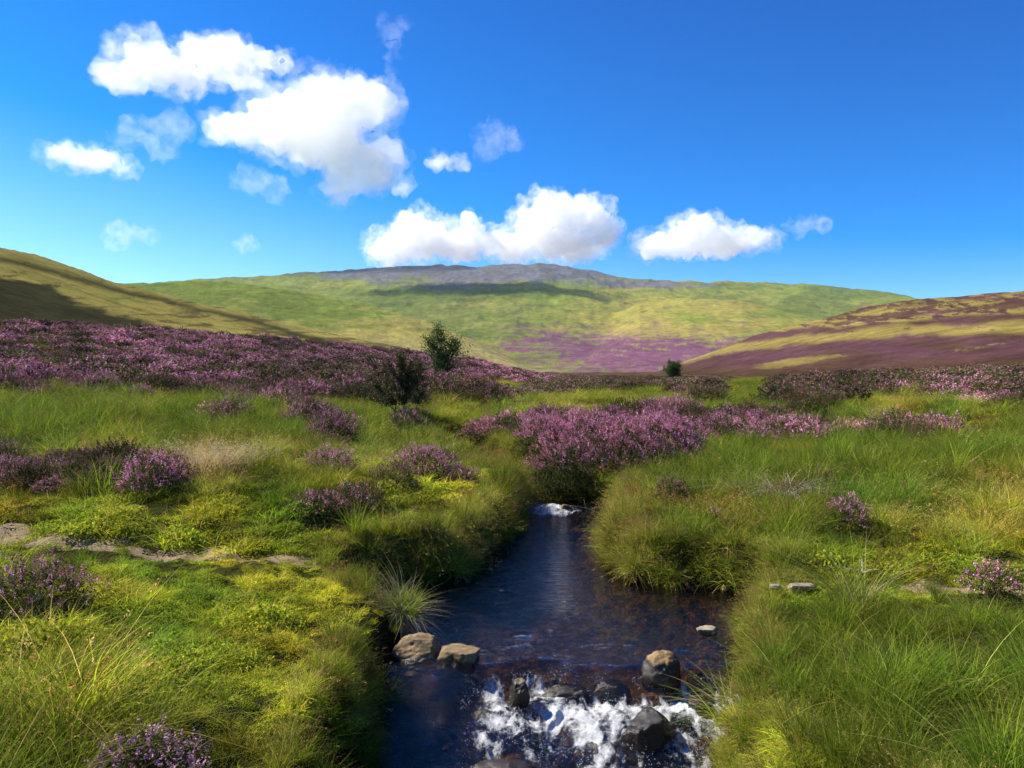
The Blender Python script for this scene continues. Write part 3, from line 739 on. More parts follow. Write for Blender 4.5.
proto_coll('straw_tuft', [b_straw]*4, M_grass_i)
proto_coll('moss_cushion', [b_moss]*4, M_grass_i)
proto_coll('ling', [b_heather(PURP, 520)]*3+[b_heather(PURP+FADED, 330)]*3+[b_heather(FADED, 160)]*3, M_heath_i)
proto_coll('far_ling', [b_heather_far(PURP, 260)]*3+[b_heather_far(PURP+FADED, 200)]*2+[b_heather_far(FADED, 90)]*3, M_heath_i)

def scatter(name, key, pts, rot, scl, idx, tint, label, cat, lo=0):
    c, n = protos[key]
    me = bpy.data.meshes.new(name+'_points'); me.vertices.add(len(pts)); me.vertices.foreach_set('co', np.asarray(pts, np.float32).ravel())
    for k, t, v in (('rot', 'FLOAT_VECTOR', rot), ('tint', 'FLOAT_VECTOR', tint)):
        a = me.attributes.new(k, t, 'POINT'); a.data.foreach_set('vector', np.asarray(v, np.float32).ravel())
    a = me.attributes.new('scl', 'FLOAT_VECTOR', 'POINT'); a.data.foreach_set('vector', np.asarray(scl, np.float32).ravel())
    a = me.attributes.new('idx', 'INT', 'POINT'); a.data.foreach_set('value', np.asarray(idx, np.int32))
    o = obj_from(name, me)
    ng = bpy.data.node_groups.new(name+'_scatter', 'GeometryNodeTree')
    ng.interface.new_socket('Geometry', in_out='INPUT', socket_type='NodeSocketGeometry'); ng.interface.new_socket('Geometry', in_out='OUTPUT', socket_type='NodeSocketGeometry')
    nn = ng.nodes; l = ng.links
    gi = nn.new('NodeGroupInput'); go = nn.new('NodeGroupOutput')
    ci = nn.new('GeometryNodeCollectionInfo'); ci.inputs['Collection'].default_value = c; ci.inputs['Separate Children'].default_value = True; ci.inputs['Reset Children'].default_value = True
    ip = nn.new('GeometryNodeInstanceOnPoints'); ip.inputs['Pick Instance'].default_value = True
    def na_(nm, t):
        a = nn.new('GeometryNodeInputNamedAttribute'); a.data_type = t; a.inputs['Name'].default_value = nm
        return [s for s in a.outputs if s.enabled and s.name == 'Attribute'][0]
    l.new(gi.outputs[0], ip.inputs['Points']); l.new(ci.outputs[0], ip.inputs['Instance'])
    l.new(na_('idx', 'INT'), ip.inputs['Instance Index'])
    e = nn.new('FunctionNodeEulerToRotation'); l.new(na_('rot', 'FLOAT_VECTOR'), e.inputs[0]); l.new(e.outputs[0], ip.inputs['Rotation'])
    l.new(na_('scl', 'FLOAT_VECTOR'), ip.inputs['Scale']); l.new(ip.outputs[0], go.inputs[0])
    md = o.modifiers.new('scatter', 'NODES'); md.node_group = ng
    return tag(o, label, cat, None, 'stuff')

# ---- candidate points in world space, a few distance bands
def candidates(r0, r1, dens, azmax=41):
    A = math.radians(azmax); area = A*(r1*r1-r0*r0); n = int(area*dens)
    rr = np.sqrt(rng.uniform(r0*r0, r1*r1, n)); aa = rng.uniform(-A, A, n)
    return rr*np.sin(aa), rr*np.cos(aa)

def E(px, py, cx, cy, rx, ry, rot=0):
    a = px-cx; b = py-cy; ca, sa = math.cos(rot), math.sin(rot); a, b = a*ca+b*sa, -a*sa+b*ca
    return np.exp(-((a/rx)**2+(b/ry)**2)**1.5)

def cover(x, y, z, ident, r):
    """where each kind grows: H heather, P its purple share, R rush, S russet grass, T straw, L short lawn"""
    px = CX+F*x/y; py = CY-F*(z-CAMZ)/y
    nz = fbm(x*.9, y*.9, 3, 101); nz2 = fbm(x*.25, y*.25, 3, 102); nz3 = fbm(x*.5/np.maximum(r/15, 1), y*.35/np.maximum(r/15, 1), 4, 103)
    H = np.zeros(len(x)); 
    for e in ((85, 482, 118, 16, 0), (10, 478, 60, 16, 0), (300, 418, 34, 9, .5), (330, 440, 12, 10, 0), (640, 435, 75, 14, 0), (700, 432, 40, 9, 0), (560, 437, 45, 6, 0), (510, 438, 45, 6, .1), (760, 436, 70, 8, 0), (660, 420, 60, 7, 0), (780, 418, 70, 5, 0),
              (895, 439, 60, 5, 0), (420, 425, 22, 6, 0), (340, 505, 35, 9, 0), (225, 422, 20, 5, 0)):
        H = np.maximum(H, E(px, py, *e)*1.35)
    slope = np.isin(ident, (1, 2)).astype(float)
    edge_ = np.interp(px, [0, 120, 200, 300, 400, 500], [398, 396, 402, 402, 408, 408])+8*nz
    H = np.maximum(H, (px < 515)*(r > 14.5)*sstep(edge_+4, edge_-4, py)*(.82+.8*nz3))
    H = np.maximum(H, slope*(.86 - .85*sstep(402, 414, py+10*nz)) + slope*nz3*.9)
    H = H*(1-.85*E(px, py, 450, 418, 60, 12))
    moor = sstep(24, 34, r)*(1-slope)
    H = np.maximum(H, moor*(.62+.9*nz3) + sstep(900, 1000, px)*sstep(14, 22, r)*sstep(418, 404, py)*.8)
    G = np.maximum.reduce([E(px, py, 605, 404, 110, 11), E(px, py, 470, 388, 70, 9), E(px, py, 900, 412, 85, 13)*.9])
    H = H*(1-G*.95)
    H = H + .25*nz - .05
    P = .36+.6*nz2+.6*nz - .26*slope*sstep(120, 60, np.abs(px-330)) - .26*slope - .22*E(px, py, 800, 415, 140, 25) - .75*moor*sstep(20, 60, r) + .35*E(px, py, 640, 435, 90, 20) + .3*E(px, py, 350, 360, 200, 25)+.2*slope*sstep(45, 60, r)
    Rr = .25+.5*nz2 + .9*E(px, py, 850, 465, 300, 28) + .8*E(px, py, 160, 430, 260, 22) + 1.2*(px > 740)*(py > 595) + 1.0*E(px, py, 150, 760, 210, 90)*0 + .5*sstep(680, 800, py)*sstep(330, 250, px)
    Rr = Rr + .5*moor
    S = -.3+.8*nz + .8*E(px, py, 720, 520, 120, 30) + .7*E(px, py, 210, 640, 120, 50) + .6*E(px, py, 620, 530, 40, 40) + .3*E(px, py, 180, 700, 200, 50)+.5*E(px, py, 880, 415, 110, 14)
    T = -.2+.8*fbm(x*1.3+40, y*1.3, 3, 104) + 1.1*E(px, py, 212, 480, 42, 14) + .5*E(px, py, 960, 540, 70, 25) + .5*E(px, py, 470, 500, 50, 40)+.4*E(px, py, 460, 440, 80, 20)
    Lw = .35 + .5*fbm(x*.7+9, y*.7, 3, 105) + 1.1*E(px, py, 250, 620, 210, 60) + 1.4*E(px, py, 330, 700, 80, 110) + .35*(py > 500)*(px < 520) + .4*E(px, py, 480, 500, 60, 40) - .9*(px > 740)*(py > 600) - .8*E(px, py, 40, 720, 160, 90)
    return px, py, H, P, Rr, S, T, Lw

EXCL = [(845, 7.45, .26), (672, 9.2, .24), (790, 8.65, .34), (785, 8.7, .36), (815, 9.5, .2), (425, 10.1, .55), (330, 9.1, .38), (318, 7.45, .3), (35, 4.75, .42), (150, 2.95, .34), (992, 5.5, .28), (206, 8.6, .34), (240, 8.7, .25), (860, 5.5, .1), (408, 5.8, .15)]
acc = {k: [] for k in protos}
def put(key, x, y, z, s, idx, tint, rx=None, ry=None, sz=None):
    n = len(x)
    if n == 0: return
    rot = np.zeros((n, 3)); rot[:, 2] = rng.uniform(0, 2*np.pi, n)
    rot[:, 0] = rng.normal(0, .10, n) if rx is None else rx; rot[:, 1] = rng.normal(0, .10, n) if ry is None else ry
    if rx is not None: rot[:, 2] = 0
    sc = np.stack([s, s, s*(rng.uniform(.75, 1.25, n) if sz is None else sz)], 1)
    acc[key].append((np.stack([x, y, z-.01*s], 1), rot, sc, idx, tint))

bands = [(1.7, 7, 85, 1.0), (7, 13, 60, 1.05), (13, 22, 26, 1.35), (22, 42, 9, 1.9), (42, 85, 2.8, 2.9), (85, 170, .8, 4.4)]
for r0, r1, dens, s0 in bands:
    x, y = candidates(r0, r1, dens, 42 if r1 > 8 else 50)
    z, ident, _, rr = terrain(x, y)
    # only what the ground can show: drop points on far, hidden back slopes is unnecessary
    sd = np.full(len(x), 9.0); nm = (y < 27) & (np.abs(x) < 6); sd[nm] = poly_sd(x[nm], y[nm])
    pd = np.abs(y-path_y(x)); onpath = (pd < .05+.10*fbm(x*2, y*2, 3, 1)) & ((x < -1.5-.5*rng.random(len(x))) | (x > 2.3)) & (np.abs(x) < 9)
    ok = (sd > .06) & ~onpath & (ident <= 2) & ((sd > 1) | (z > water_level(x, y)+.07))
    for ex_, ey_, er_ in EXCL:
        if ey_ < r1+1 and ey_ > r0-1: ok &= np.hypot(x-at(ex_, ey_), y-ey_) > er_*(.8+.3*rng.random(len(x)))
    x, y, z, ident, rr, sd, pd = [q[ok] for q in (x, y, z, ident, rr, sd, pd)]
    px, py, H, P, Rr, S, T, Lw = cover(x, y, z, ident, rr)
    u = rng.random(len(x))
    ish = H > .45
    # heather, thinned: shrubs are larger than tufts
    hd = {1.0: .16, 1.05: .22, 1.35: .34, 1.9: .55, 2.9: .75, 4.4: .8}[s0]
    hsel = ish & (u < hd)
    key = 'ling' if r1 <= 22 else 'far_ling'
    nidx = protos[key][1]
    q = P[hsel] + rng.normal(0, .16, hsel.sum())
    gi_ = np.where(q > .52, rng.integers(0, 3, hsel.sum()), np.where(q > .30, rng.integers(3, 5, hsel.sum()), rng.integers(nidx-3, nidx, hsel.sum())))
    bright = (.55+.95*rng.random((hsel.sum(), 1)))*(1.1+.7*fbm(x[hsel]*.45/np.maximum(rr[hsel]/25, 1), y[hsel]*.3/np.maximum(rr[hsel]/25, 1), 3, 130))[:, None]*np.where((rr[hsel] > 17)[:, None], .72, 1.0)*np.ones((1, 3))*np.array([1, 1, 1])
    sc_h = (s0**.85)*rng.uniform(.7, 1.35, hsel.sum()) * (1.0 if r1 <= 22 else .85)
    sc_h = sc_h*np.where((px[hsel] < 260) & (py[hsel] > 440), .78, 1)
    put(key, x[hsel], y[hsel], z[hsel], sc_h, gi_, bright, sz=s0**-.45*rng.uniform(.7, 1.4, hsel.sum()))
    gsel = ~ish | (u > .93)
    X_, Y_, Z_, S_, T_, R_, L_, PDg, SDg, RRg, pxg, pyg = [q[gsel] for q in (x, y, z, S, T, Rr, Lw, pd, sd, rr, px, py)]
    n = len(X_)
    sc_ = np.stack([R_, S_, T_, L_, np.full(n, .30)], 1) + rng.gumbel(0, .22, (n, 5))
    ch = sc_.argmax(1)
    lawn = (X_ > -3.2+.5*fbm(Y_, X_, 2, 131)) & (X_ < -.5) & (Y_ > 3.5+.6*fbm(X_, Y_, 2, 132)) & (Y_ < 6.7)
    lawn |= (X_ > -1.7) & (X_ < .4) & (Y_ > 7.8) & (Y_ < 12) & (fbm(X_, Y_, 2, 133) > -.25)
    yelb = 1+.22*lawn[:, None]
    ch = np.where(lawn & (rng.random(n) < .86), 3, ch)
    low = (PDg < .8) & (np.abs(X_) > 1.5) & (np.abs(X_) < 9)          # trodden verge stays short
    ch = np.where(low & (rng.random(n) < .8), 3, ch)
    yel = sstep(-.32, .28, fbm(X_*.6/np.maximum(Y_/15, 1), Y_*.45/np.maximum(Y_/15, 1), 4, 106) - .30*(ch == 0) - .22*sstep(9, 13, Y_) + .35*E(pxg, pyg, 900, 410, 110, 14) + .35*E(pxg, pyg, 600, 402, 110, 12) + .2*(ch == 3))[:, None]
    tint = (np.array([.68, .80, .45])*(1-yel) + np.array([1.18, 1.14, .7])*yel)*(.8+.4*rng.random((n, 1)))*yelb
    tint = tint*np.where(RRg[:, None] > 35, np.array([1.1, 1.0, .9]), 1)
    hs = rng.uniform(.75, 1.2, n)
    hs = hs*np.where((Y_ > 7) & (Y_ < 8.4) & (X_ < 0), .85, 1)
    hs = hs*np.where((pxg < 700) & (pxg > 420) & (pyg > 500), .8, 1)
    edge = sstep(.5, .15, SDg)
    hs = hs*(1-.25*edge)
    hum = fbm(X_*1.6, Y_*1.6, 3, 120)
    hs = hs*(1+.6*hum)
    hs = hs*np.where((X_ < 0) & (Y_ < path_y(X_)) & (PDg < .7), .55, 1)
    hs = hs*np.where((X_ > 1.2) & (Y_ < 6.4), .62+.2*sstep(5, 3.5, Y_), 1)*np.where((X_ > -1.6) & (X_ < 0) & (Y_ < 5.6), .55, 1)
    vlow = (Y_ < path_y(X_)) & (PDg < 1.1) & ((pxg > 900) | (X_ < 0)); hs = hs*np.where(vlow, .62, 1)
    hs = hs*np.where((X_ < 0) & (Y_ < 6.6) & (ch == 3), .85, 1)
    tint = tint*(1+.75*hum)[:, None].clip(.35, 1.6)*(1+.5*fbm(X_*4, Y_*4, 2, 121))[:, None]*np.stack([1+.4*fbm(X_*1.1+7, Y_*1.1, 3, 122), np.ones(n), np.ones(n)], 1)
    for c_, key in enumerate(('rush_tuft', 'russet_tuft', 'straw_tuft', 'short_turf', 'meadow_tuft')):
        k_ = ch == c_
        mul = {0: .85 if r1 < 8 else .8, 1: .9, 2: .9, 3: 1.1, 4: .95}[c_]
        put(key, X_[k_], Y_[k_], Z_[k_], s0*hs[k_]*mul, rng.integers(0, protos[key][1], k_.sum()), tint[k_], sz=.82*s0**-.8*rng.uniform(.75, 1.25, k_.sum()))
        if c_ == 3 and r1 < 14:   # moss under short turf
            k_ = k_ & (SDg > .42) & (rng.random(n) < .7)
            put('moss_cushion', X_[k_]+.05, Y_[k_]-.03, Z_[k_]-.02, hs[k_]*1.1, rng.integers(0, 4, k_.sum()), tint[k_])
    # short fill under the tall tufts
    if r1 < 23:
        k_ = (ch != 3) & (rng.random(n) < .5)
        put('short_turf', X_[k_]+rng.normal(0, .05, k_.sum()), Y_[k_]+rng.normal(0, .05, k_.sum()), Z_[k_], s0*hs[k_], rng.integers(0, 6, k_.sum()), tint[k_]*.85)
# tufts hanging over the stream edge
Pn = np.roll(POLY, -1, 0); seg = Pn-POLY; ln = np.hypot(seg[:, 0], seg[:, 1])
ne = 9000; ci = rng.choice(len(POLY), ne, p=ln/ln.sum()); tt = rng.random((ne, 1))
ep = POLY[ci]+seg[ci]*tt; nrm = np.stack([seg[ci, 1], -seg[ci, 0]], 1)/ln[ci][:, None]
t_ = poly_sd(ep[:, 0]+nrm[:, 0]*.12, ep[:, 1]+nrm[:, 1]*.12); nrm = np.where((t_ > 0)[:, None], nrm, -nrm)   # outward from water
off = rng.uniform(.10, .42, (ne, 1)); ep = ep+nrm*off
k_ = (ep[:, 1] > 2.2) & (ep[:, 1] < 16) & ~((ep[:, 1] > 5.0) & (ep[:, 1] < 5.75) & (ep[:, 0] < 0))
ep, nrm, off = ep[k_], nrm[k_], off[k_]
ez = tz(ep[:, 0], ep[:, 1]); k_ = ez > water_level(ep[:, 0], ep[:, 1])+.06; ep, nrm, off, ez = ep[k_], nrm[k_], off[k_], ez[k_]; ne = len(ep)
tl = rng.uniform(.3, 1.15, ne)*sstep(.42, .2, off[:, 0])
# tilt towards the water: axis = z x (-n)
rx = tl*nrm[:, 1]; ry = -tl*nrm[:, 0]
kind = rng.choice(5, ne, p=[.08, .10, .20, .36, .26])
gap = fbm(ep[:, 0]*2.2, ep[:, 1]*2.2, 3, 140); kind = np.where(gap < -.22, 9, kind); kind = np.where((gap > .15) & (kind == 3), 0, kind)
tint = np.array([1.0, 1.0, .85])*(.55+.6*rng.random((ne, 1)))*(1+.8*fbm(ep[:, 0]*3, ep[:, 1]*3, 2, 141))[:, None]
for c_, key in enumerate(('rush_tuft', 'russet_tuft', 'straw_tuft', 'short_turf', 'meadow_tuft')):
    k_ = kind == c_
    put(key, ep[k_, 0], ep[k_, 1], ez[k_]+.01, rng.uniform(.35, .9, k_.sum())*np.where(ep[k_, 1] < 6.5, .66, 1)*(1.2 if c_ == 3 else .9), rng.integers(0, protos[key][1], k_.sum()), tint[k_]*np.array([1.1, 1.1, .8]), rx[k_], ry[k_])

names = {'short_turf': ('turf', 'short bright mossy grass covering the banks', 'grass'), 'meadow_tuft': ('meadow_grass', 'knee high mixed green grass between the heather', 'grass'),
         'rush_tuft': ('rushes', 'dark green upright rushes in dense stands', 'rushes'), 'russet_tuft': ('seeding_grass', 'thin reddish grass in seed', 'grass'),
         'straw_tuft': ('dry_grass', 'pale straw coloured dry grass', 'grass'), 'moss_cushion': ('moss', 'low yellow green moss cushions in the turf', 'moss'),
         'ling': ('heather', 'purple and brown heather carpet close to the stream', 'heather'), 'far_ling': ('heather', 'heather covering the far slope and the moor', 'heather')}
for key, lst in acc.items():
    if not lst: continue
    P_, Ro, Sc, Id, Ti = [np.concatenate([a[i] for a in lst]) for i in range(5)]
    nm_, lb, ct = names[key]
    print('SCATTER', key, len(P_))
    scatter(nm_, key, P_, Ro, Sc, Id, Ti, lb, ct)

# ------------------------------------------------------------------ single plants
def heather_thing(px, Y, rx, ry, rz, label, cols=PURP, dens=1.0, seed=1, name='heather_bush', group=None, rot=(0, 0, 0), fl_low=.15, lift=0, leaf=.0095):
    g = np.random.default_rng(seed)
    X = at(px, Y); z = float(tz(X, Y)[0])
    area = (rx*ry+rx*rz+ry*rz)*2
    green, fl, st = heather(rx, ry, rz, int(area*1500*dens), int(area*1200*dens), g, cols, leaf, .05, 8, -.15, fl_low)
    t = empty(name, (X, Y, z+rz*.15+lift)); t.rotation_euler = rot
    tag(t, label, 'heather', group)
    obj_from('foliage', mesh_from('foliage', *green, [M_heath]), t)
    obj_from('flowers', mesh_from('flowers', *fl, [M_heath]), t)
    obj_from('stems', mesh_from('stems', *st, [M_heath]), t)
    return t
heather_thing(845, 7.6, .20, .17, .22, 'leaning purple heather clump alone in the grass of the right bank', seed=2, rot=(.1, .5, 0), lift=.08)
heather_thing(672, 9.3, .22, .2, .22, 'small dark heather clump at the top edge of the right bank', cols=FADED, seed=3)
heather_thing(790, 8.8, .30, .2, .17, 'brownish pink heather clump beside the bleached dead grass', cols=FADED, dens=.7, seed=4)
heather_thing(815, 9.6, .22, .2, .2, 'dull brown heather clump behind the bleached dead grass', cols=FADED, dens=.6, seed=14)
heather_thing(715, 7.9, .07, .06, .08, 'tiny pink flowering sprig in the grass above the right bank edge', seed=5, lift=.12)
heather_thing(425, 10.4, .50, .4, .34, 'wide purple heather bush on the left bank above the pool', seed=6)
heather_thing(462, 10.2, .24, .25, .24, 'dark rounded heather bush on the stream side of the wide purple one', cols=PURP+FADED, seed=16)
heather_thing(395, 9.0, .28, .28, .30, 'dark green heather bush hanging over the left bank face', cols=FADED, dens=.8, seed=26)
heather_thing(330, 9.4, .34, .3, .25, 'magenta heather bush in the middle of the left bank grass', seed=7)
heather_thing(318, 7.6, .26, .2, .2, 'faded pink heather clump at the edge above the left path', cols=PURP+FADED, seed=8)
heather_thing(35, 4.9, .38, .28, .28, 'loose dark purple heather at the left side of the near bank', cols=PURP+FADED, dens=.8, seed=9)
heather_thing(150, 3.0, .24, .16, .17, 'purple heather at the bottom edge of the near left bank', cols=[(.42, .19, .32), (.5, .26, .38)], dens=.9, seed=10)
heather_thing(992, 5.6, .20, .16, .22, 'pale purple heather beside the path on the right', cols=PURP, dens=.7, seed=11, lift=.05)
heather_thing(362, 21, .95, .7, .55, 'dark based heather mass left of the dark shrub', cols=PURP+FADED, dens=.30, seed=31, leaf=.02)
heather_thing(432, 24, 1.0, .8, .60, 'heather mass at the foot of the slender tree', cols=PURP+FADED, dens=.28, seed=32, leaf=.02)
heather_thing(474, 24.5, .95, .8, .62, 'dark heather mass at the right end of the tree ridge', cols=FADED+PURP[:2], dens=.28, seed=33, leaf=.02)
heather_thing(300, 19, .8, .6, .42, 'pink heather mass where the ridge meets the left meadow', cols=PURP, dens=.3, seed=34, leaf=.018)
# the big mound over the water: one plant mass of several domes
g = np.random.default_rng(55)
t = empty('heather_mound', (1.45, 12.3, .42)); t.scale = (1.12, 1.0, 1.12); tag(t, 'large heather mound overhanging the stream, purple crown and dark green front', 'heather')
gr, fl_, st_ = [], [], []
for (ox, oy, oz, rx, ry, rz, cols) in ((-.35, -.1, -.05, .75, .6, .62, PURP+FADED), (.45, .0, .0, .75, .65, .68, PURP+FADED), (.0, .7, .28, .9, .7, .6, PURP), (.95, .55, .28, .8, .7, .58, PURP), (-.65, .9, .38, .6, .6, .48, PURP), (1.3, .1, .05, .4, .5, .50, FADED+PURP), (.5, -.35, -.15, .5, .4, .42, FADED), (-.5, -.45, -.25, .5, .35, .42, HGREEN), (.15, -.5, -.3, .5, .35, .40, HGREEN)):
    area = (rx*ry+rx*rz+ry*rz)*2
    a, b, c = heather(rx, ry, rz, int(area*1100), int(area*900), g, cols, .0125, .055, 8, -.35, .38)
    for lst, q in ((gr, a), (fl_, b), (st_, c)): lst.append((q[0]+np.array([ox, oy, oz]), q[1], q[2]))
for nm_, lst in (('foliage', gr), ('flowers', fl_), ('stems', st_)):
    obj_from(nm_, mesh_from(nm_, *join(lst), [M_heath]), t)

def tussock(px, Y, label, n, h, w, cols, bend=.8, lean=.6, z=None, rot=(0, 0, 0), rad=.1, seed=1, heads=0, name='grass_tussock', extra=None):
    g = np.random.default_rng(seed); X = at(px, Y); z = float(tz(X, Y)[0]) if z is None else z
    t = empty(name, (X, Y, z)); t.rotation_euler = rot; tag(t, label, 'grass tuft')
    a = blades(n, rad, h, w, bend, 7, cols, .35, lean, g=g)
    obj_from('blades', mesh_from('blades', a[0], a[1], a[2], [M_grass]), t)
    if heads: obj_from('seed_heads', mesh_from('seed_heads', *seedheads(a[3], heads, .016, (.45, .36, .22), g), [M_grass]), t)
    if extra:
        b = blades(extra[0], rad, extra[1], w, .6, 6, LUSH+RUSH[:2], .3, .4, g=g); obj_from('green_blades', mesh_from('green_blades', b[0], b[1], b[2], [M_grass]), t)
    return t
tussock(402, 5.85, 'shaggy grass tuft with bleached stalks drooping over the tan boulders', 210, .20, .0065, STRAW+[(.5, .46, .38)], 1.3, .9, z=.20, rot=(.3, .45, 0), seed=3, extra=(200, .17))
tussock(398, 6.2, 'upright green tuft with dark base just behind the shaggy one', 130, .24, .005, RUSH+STRAW[:2], .7, .5, z=.08, seed=4)
tussock(206, 8.7, 'pale straw coloured tussock in seed next to the left heather bed', 520, .36, .007, [(.55, .44, .22), (.48, .38, .18), (.5, .34, .2)], .6, .6, rad=.30, seed=5, heads=.9)
tussock(240, 8.8, 'smaller pale tussock right of the straw coloured one', 200, .30, .005, [(.5, .42, .2)]+STRAW, .6, .5, rad=.2, seed=6, heads=.8)
tussock(785, 8.9, 'flattened bleached dead grass between the brown heather clumps', 170, .42, .006, [(.5, .47, .42), (.42, .38, .3)], 1.6, 1.5, seed=7, rad=.16)
tussock(860, 5.6, 'bent rush tuft with pale broken stalks on the near right bank', 160, .62, .0045, RUSH+STRAW, 1.1, .9, seed=8, rad=.15)
tussock(738, 4.7, 'straw fringed tuft hanging over the right edge of the cascade', 150, .28, .005, STRAW+LUSH[:2], 1.1, .7, seed=9, rad=.14, rot=(.1, -.25, 0), extra=(120, .22))

# dead heather twigs
def twigs(px, Y, label, seed, L_=.35, n=7):
    g = np.random.default_rng(seed); X = at(px, Y); z = float(tz(X, Y)[0])
    cu = bpy.data.curves.new('twig', 'CURVE'); cu.dimensions = '3D'; cu.bevel_depth = .004; cu.bevel_resolution = 1
    for i in range(n):
        p = np.array([0, 0, 0.]); d = g.normal(0, 1, 3); d[2] = abs(d[2])*.6+.2; d /= np.linalg.norm(d)
        sp = cu.splines.new('POLY'); sp.points.add(5)
        for k in range(6):
            sp.points[k].co = (*p, 1); sp.points[k].radius = 1-.15*k; p = p+d*L_/6; d = d+g.normal(0, .25, 3); d /= np.linalg.norm(d)
    o = bpy.data.objects.new('twig', cu); me = bpy.data.meshes.new_from_object(o); me.materials.append(M_dead)
    return tag(obj_from('dead_branch', me, None, (X, Y, z+.12)), label, 'branch')
twigs(125, 8.3, 'bleached dead twigs poking from the left bank face', 4)
twigs(862, 6.3, 'pale broken twigs lying in the rushes above the right path stones', 6, .22, 5)

# ------------------------------------------------------------------ trees
def tube(path, rad, sides=7):
    path = np.asarray(path, float); n = len(path); VV = []
    for i in range(n):
        d = path[min(i+1, n-1)]-path[max(i-1, 0)]; d /= np.linalg.norm(d)+1e-9
        a = np.cross(d, [0.3, .9, .1]); a /= np.linalg.norm(a)+1e-9; b = np.cross(d, a)
        th = np.arange(sides)/sides*2*np.pi
        VV.append(path[i]+rad[i]*(np.cos(th)[:, None]*a+np.sin(th)[:, None]*b))
    VV = np.vstack(VV); ff = []
    for i in range(n-1):
        for k in range(sides): ff.append((i*sides+k, i*sides+(k+1) % sides, (i+1)*sides+(k+1) % sides, (i+1)*sides+k))
    return VV, np.array(ff), np.ones((len(VV), 3))*.2
def tree(px, base_py, Y, H, W, label, name, seed, leafcols, ntrunk=3, nl=9000, leaf=.045, low=.22, z=None, cat='tree', tall=1.0):
    g = np.random.default_rng(seed); X = at(px, Y)
    z = CAMZ-(base_py-CY)/F*Y if z is None else z
    z = float(tz(X, Y)[0])-.05
    t = empty(name, (X, Y, z)); tag(t, label, cat)
    tubes, tips = [], []
    for k in range(ntrunk):
        a = g.uniform(0, 6.28); p = np.array([.05*math.cos(a), .05*math.sin(a), 0.]); d = np.array([.25*math.cos(a), .25*math.sin(a), 1.]); d /= np.linalg.norm(d)
        path = [p]; n = 9; ln_ = H*g.uniform(.72, .95)
        for i in range(n):
            p = p+d*ln_/n; d = d+g.normal(0, .07, 3)+np.array([0, 0, .03]); d /= np.linalg.norm(d); path.append(p)
            if i >= 1:
                for q in range(3):
                    aa = g.uniform(0, 6.28); bd = np.array([math.cos(aa), math.sin(aa), .75]); bd /= np.linalg.norm(bd)
                    f = math.sin(math.pi*min(1, (i+1.2)/(n+1.6)))**.7
                    bl = W*.5*f*g.uniform(.45, 1.05); bp = p.copy(); bpath = [bp]
                    for s in range(5):
                        bp = bp+bd*bl/5; bd = bd+g.normal(0, .15, 3)+np.array([0, 0, .08]); bd /= np.linalg.norm(bd); bpath.append(bp)
                        tips.append((bp, .6+.4*s/5))
                    tubes.append(tube(bpath, np.linspace(.018, .005, 6)*H/2.5, 4))
        tips.append((path[-1], 1)); tips.append((path[-2], 1))
        tubes.append(tube(path, np.linspace(.045, .01, n+1)*H/2.5, 7))
    T = join(tubes)
    obj_from('trunk', mesh_from('trunk', T[0], T[1], None, [M_bark], smooth=True), t)
    tp = np.array([q[0] for q in tips]); tp = tp[tp[:, 2] > low*H]
    ci = g.integers(0, len(tp), nl); c = tp[ci]+g.normal(0, .055*H*.8, (nl, 3))*np.array([1, 1, .9])
    u = g.normal(0, 1, (nl, 3)); u /= np.linalg.norm(u, axis=1)[:, None]; v = np.cross(u, g.normal(0, 1, (nl, 3))); v /= np.linalg.norm(v, axis=1)[:, None]
    s = leaf*(.6+.8*g.random((nl, 1)))
    VV = np.stack([c-u*s, c+v*s*.5, c+u*s, c-v*s*.5], 1).reshape(-1, 3)
    C = np.asarray(leafcols)[g.integers(0, len(leafcols), nl)]*(.7+.6*g.random((nl, 1)))
    obj_from('crown', mesh_from('crown', VV, np.arange(nl*4).reshape(-1, 4), np.repeat(C, 4, 0), [M_leaf]), t)
    return t
TL = [(.05, .10, .02), (.075, .13, .03), (.03, .06, .015), (.10, .14, .04)]
tree(439, 392, 28.6, 2.45, 2.0, 'slender dark green tree standing on the heather ridge', 'rowan_tree', 5, TL, 3, 7500, .034, .25)
tree(673, 382, 84, 2.4, 2.9, 'small round dark tree alone on the distant moor', 'hawthorn_tree', 9, TL, 4, 9000, .07, .05, cat='tree')
def shrub(px, Y, H, W, label, seed, cols):
    return tree(px, 0, Y, H, W, label, 'juniper_shrub', seed, cols, 1, 15000, .022, .46, cat='shrub')
shrub(394, 15.6, 1.2, 2.6, 'dark shrub on a single black stem below the tree', 12, [(.04, .065, .016), (.08, .045, .035), (.03, .045, .012), (.16, .08, .07), (.06, .09, .02)])

# ------------------------------------------------------------------ clouds
def cloud_mat(name, dens, scale, lo, hi):
    m, nt, n, l = new_mat(name)
    out = N(n, 'ShaderNodeOutputMaterial'); tc = N(n, 'ShaderNodeTexCoord')
    no = N(n, 'ShaderNodeTexNoise', Scale=scale, Detail=8, Roughness=.66); l.new(tc.outputs['Object'], no.inputs['Vector'])
    mr = N(n, 'ShaderNodeMapRange'); mr.inputs[1].default_value = lo; mr.inputs[2].default_value = hi; mr.inputs[4].default_value = dens
    l.new(no.outputs[0], mr.inputs[0])
    pv = N(n, 'ShaderNodeVolumePrincipled'); pv.inputs['Color'].default_value = (.995, .995, .995, 1); pv.inputs['Anisotropy'].default_value = .25
    l.new(mr.outputs[0], pv.inputs['Density']); l.new(pv.outputs[0], out.inputs['Volume'])
    return m
M_cloud = cloud_mat('cloud_vapour', .008, .009, .25, .60)
M_fringe = cloud_mat('frayed_vapour', .0042, .014, .44, .66)
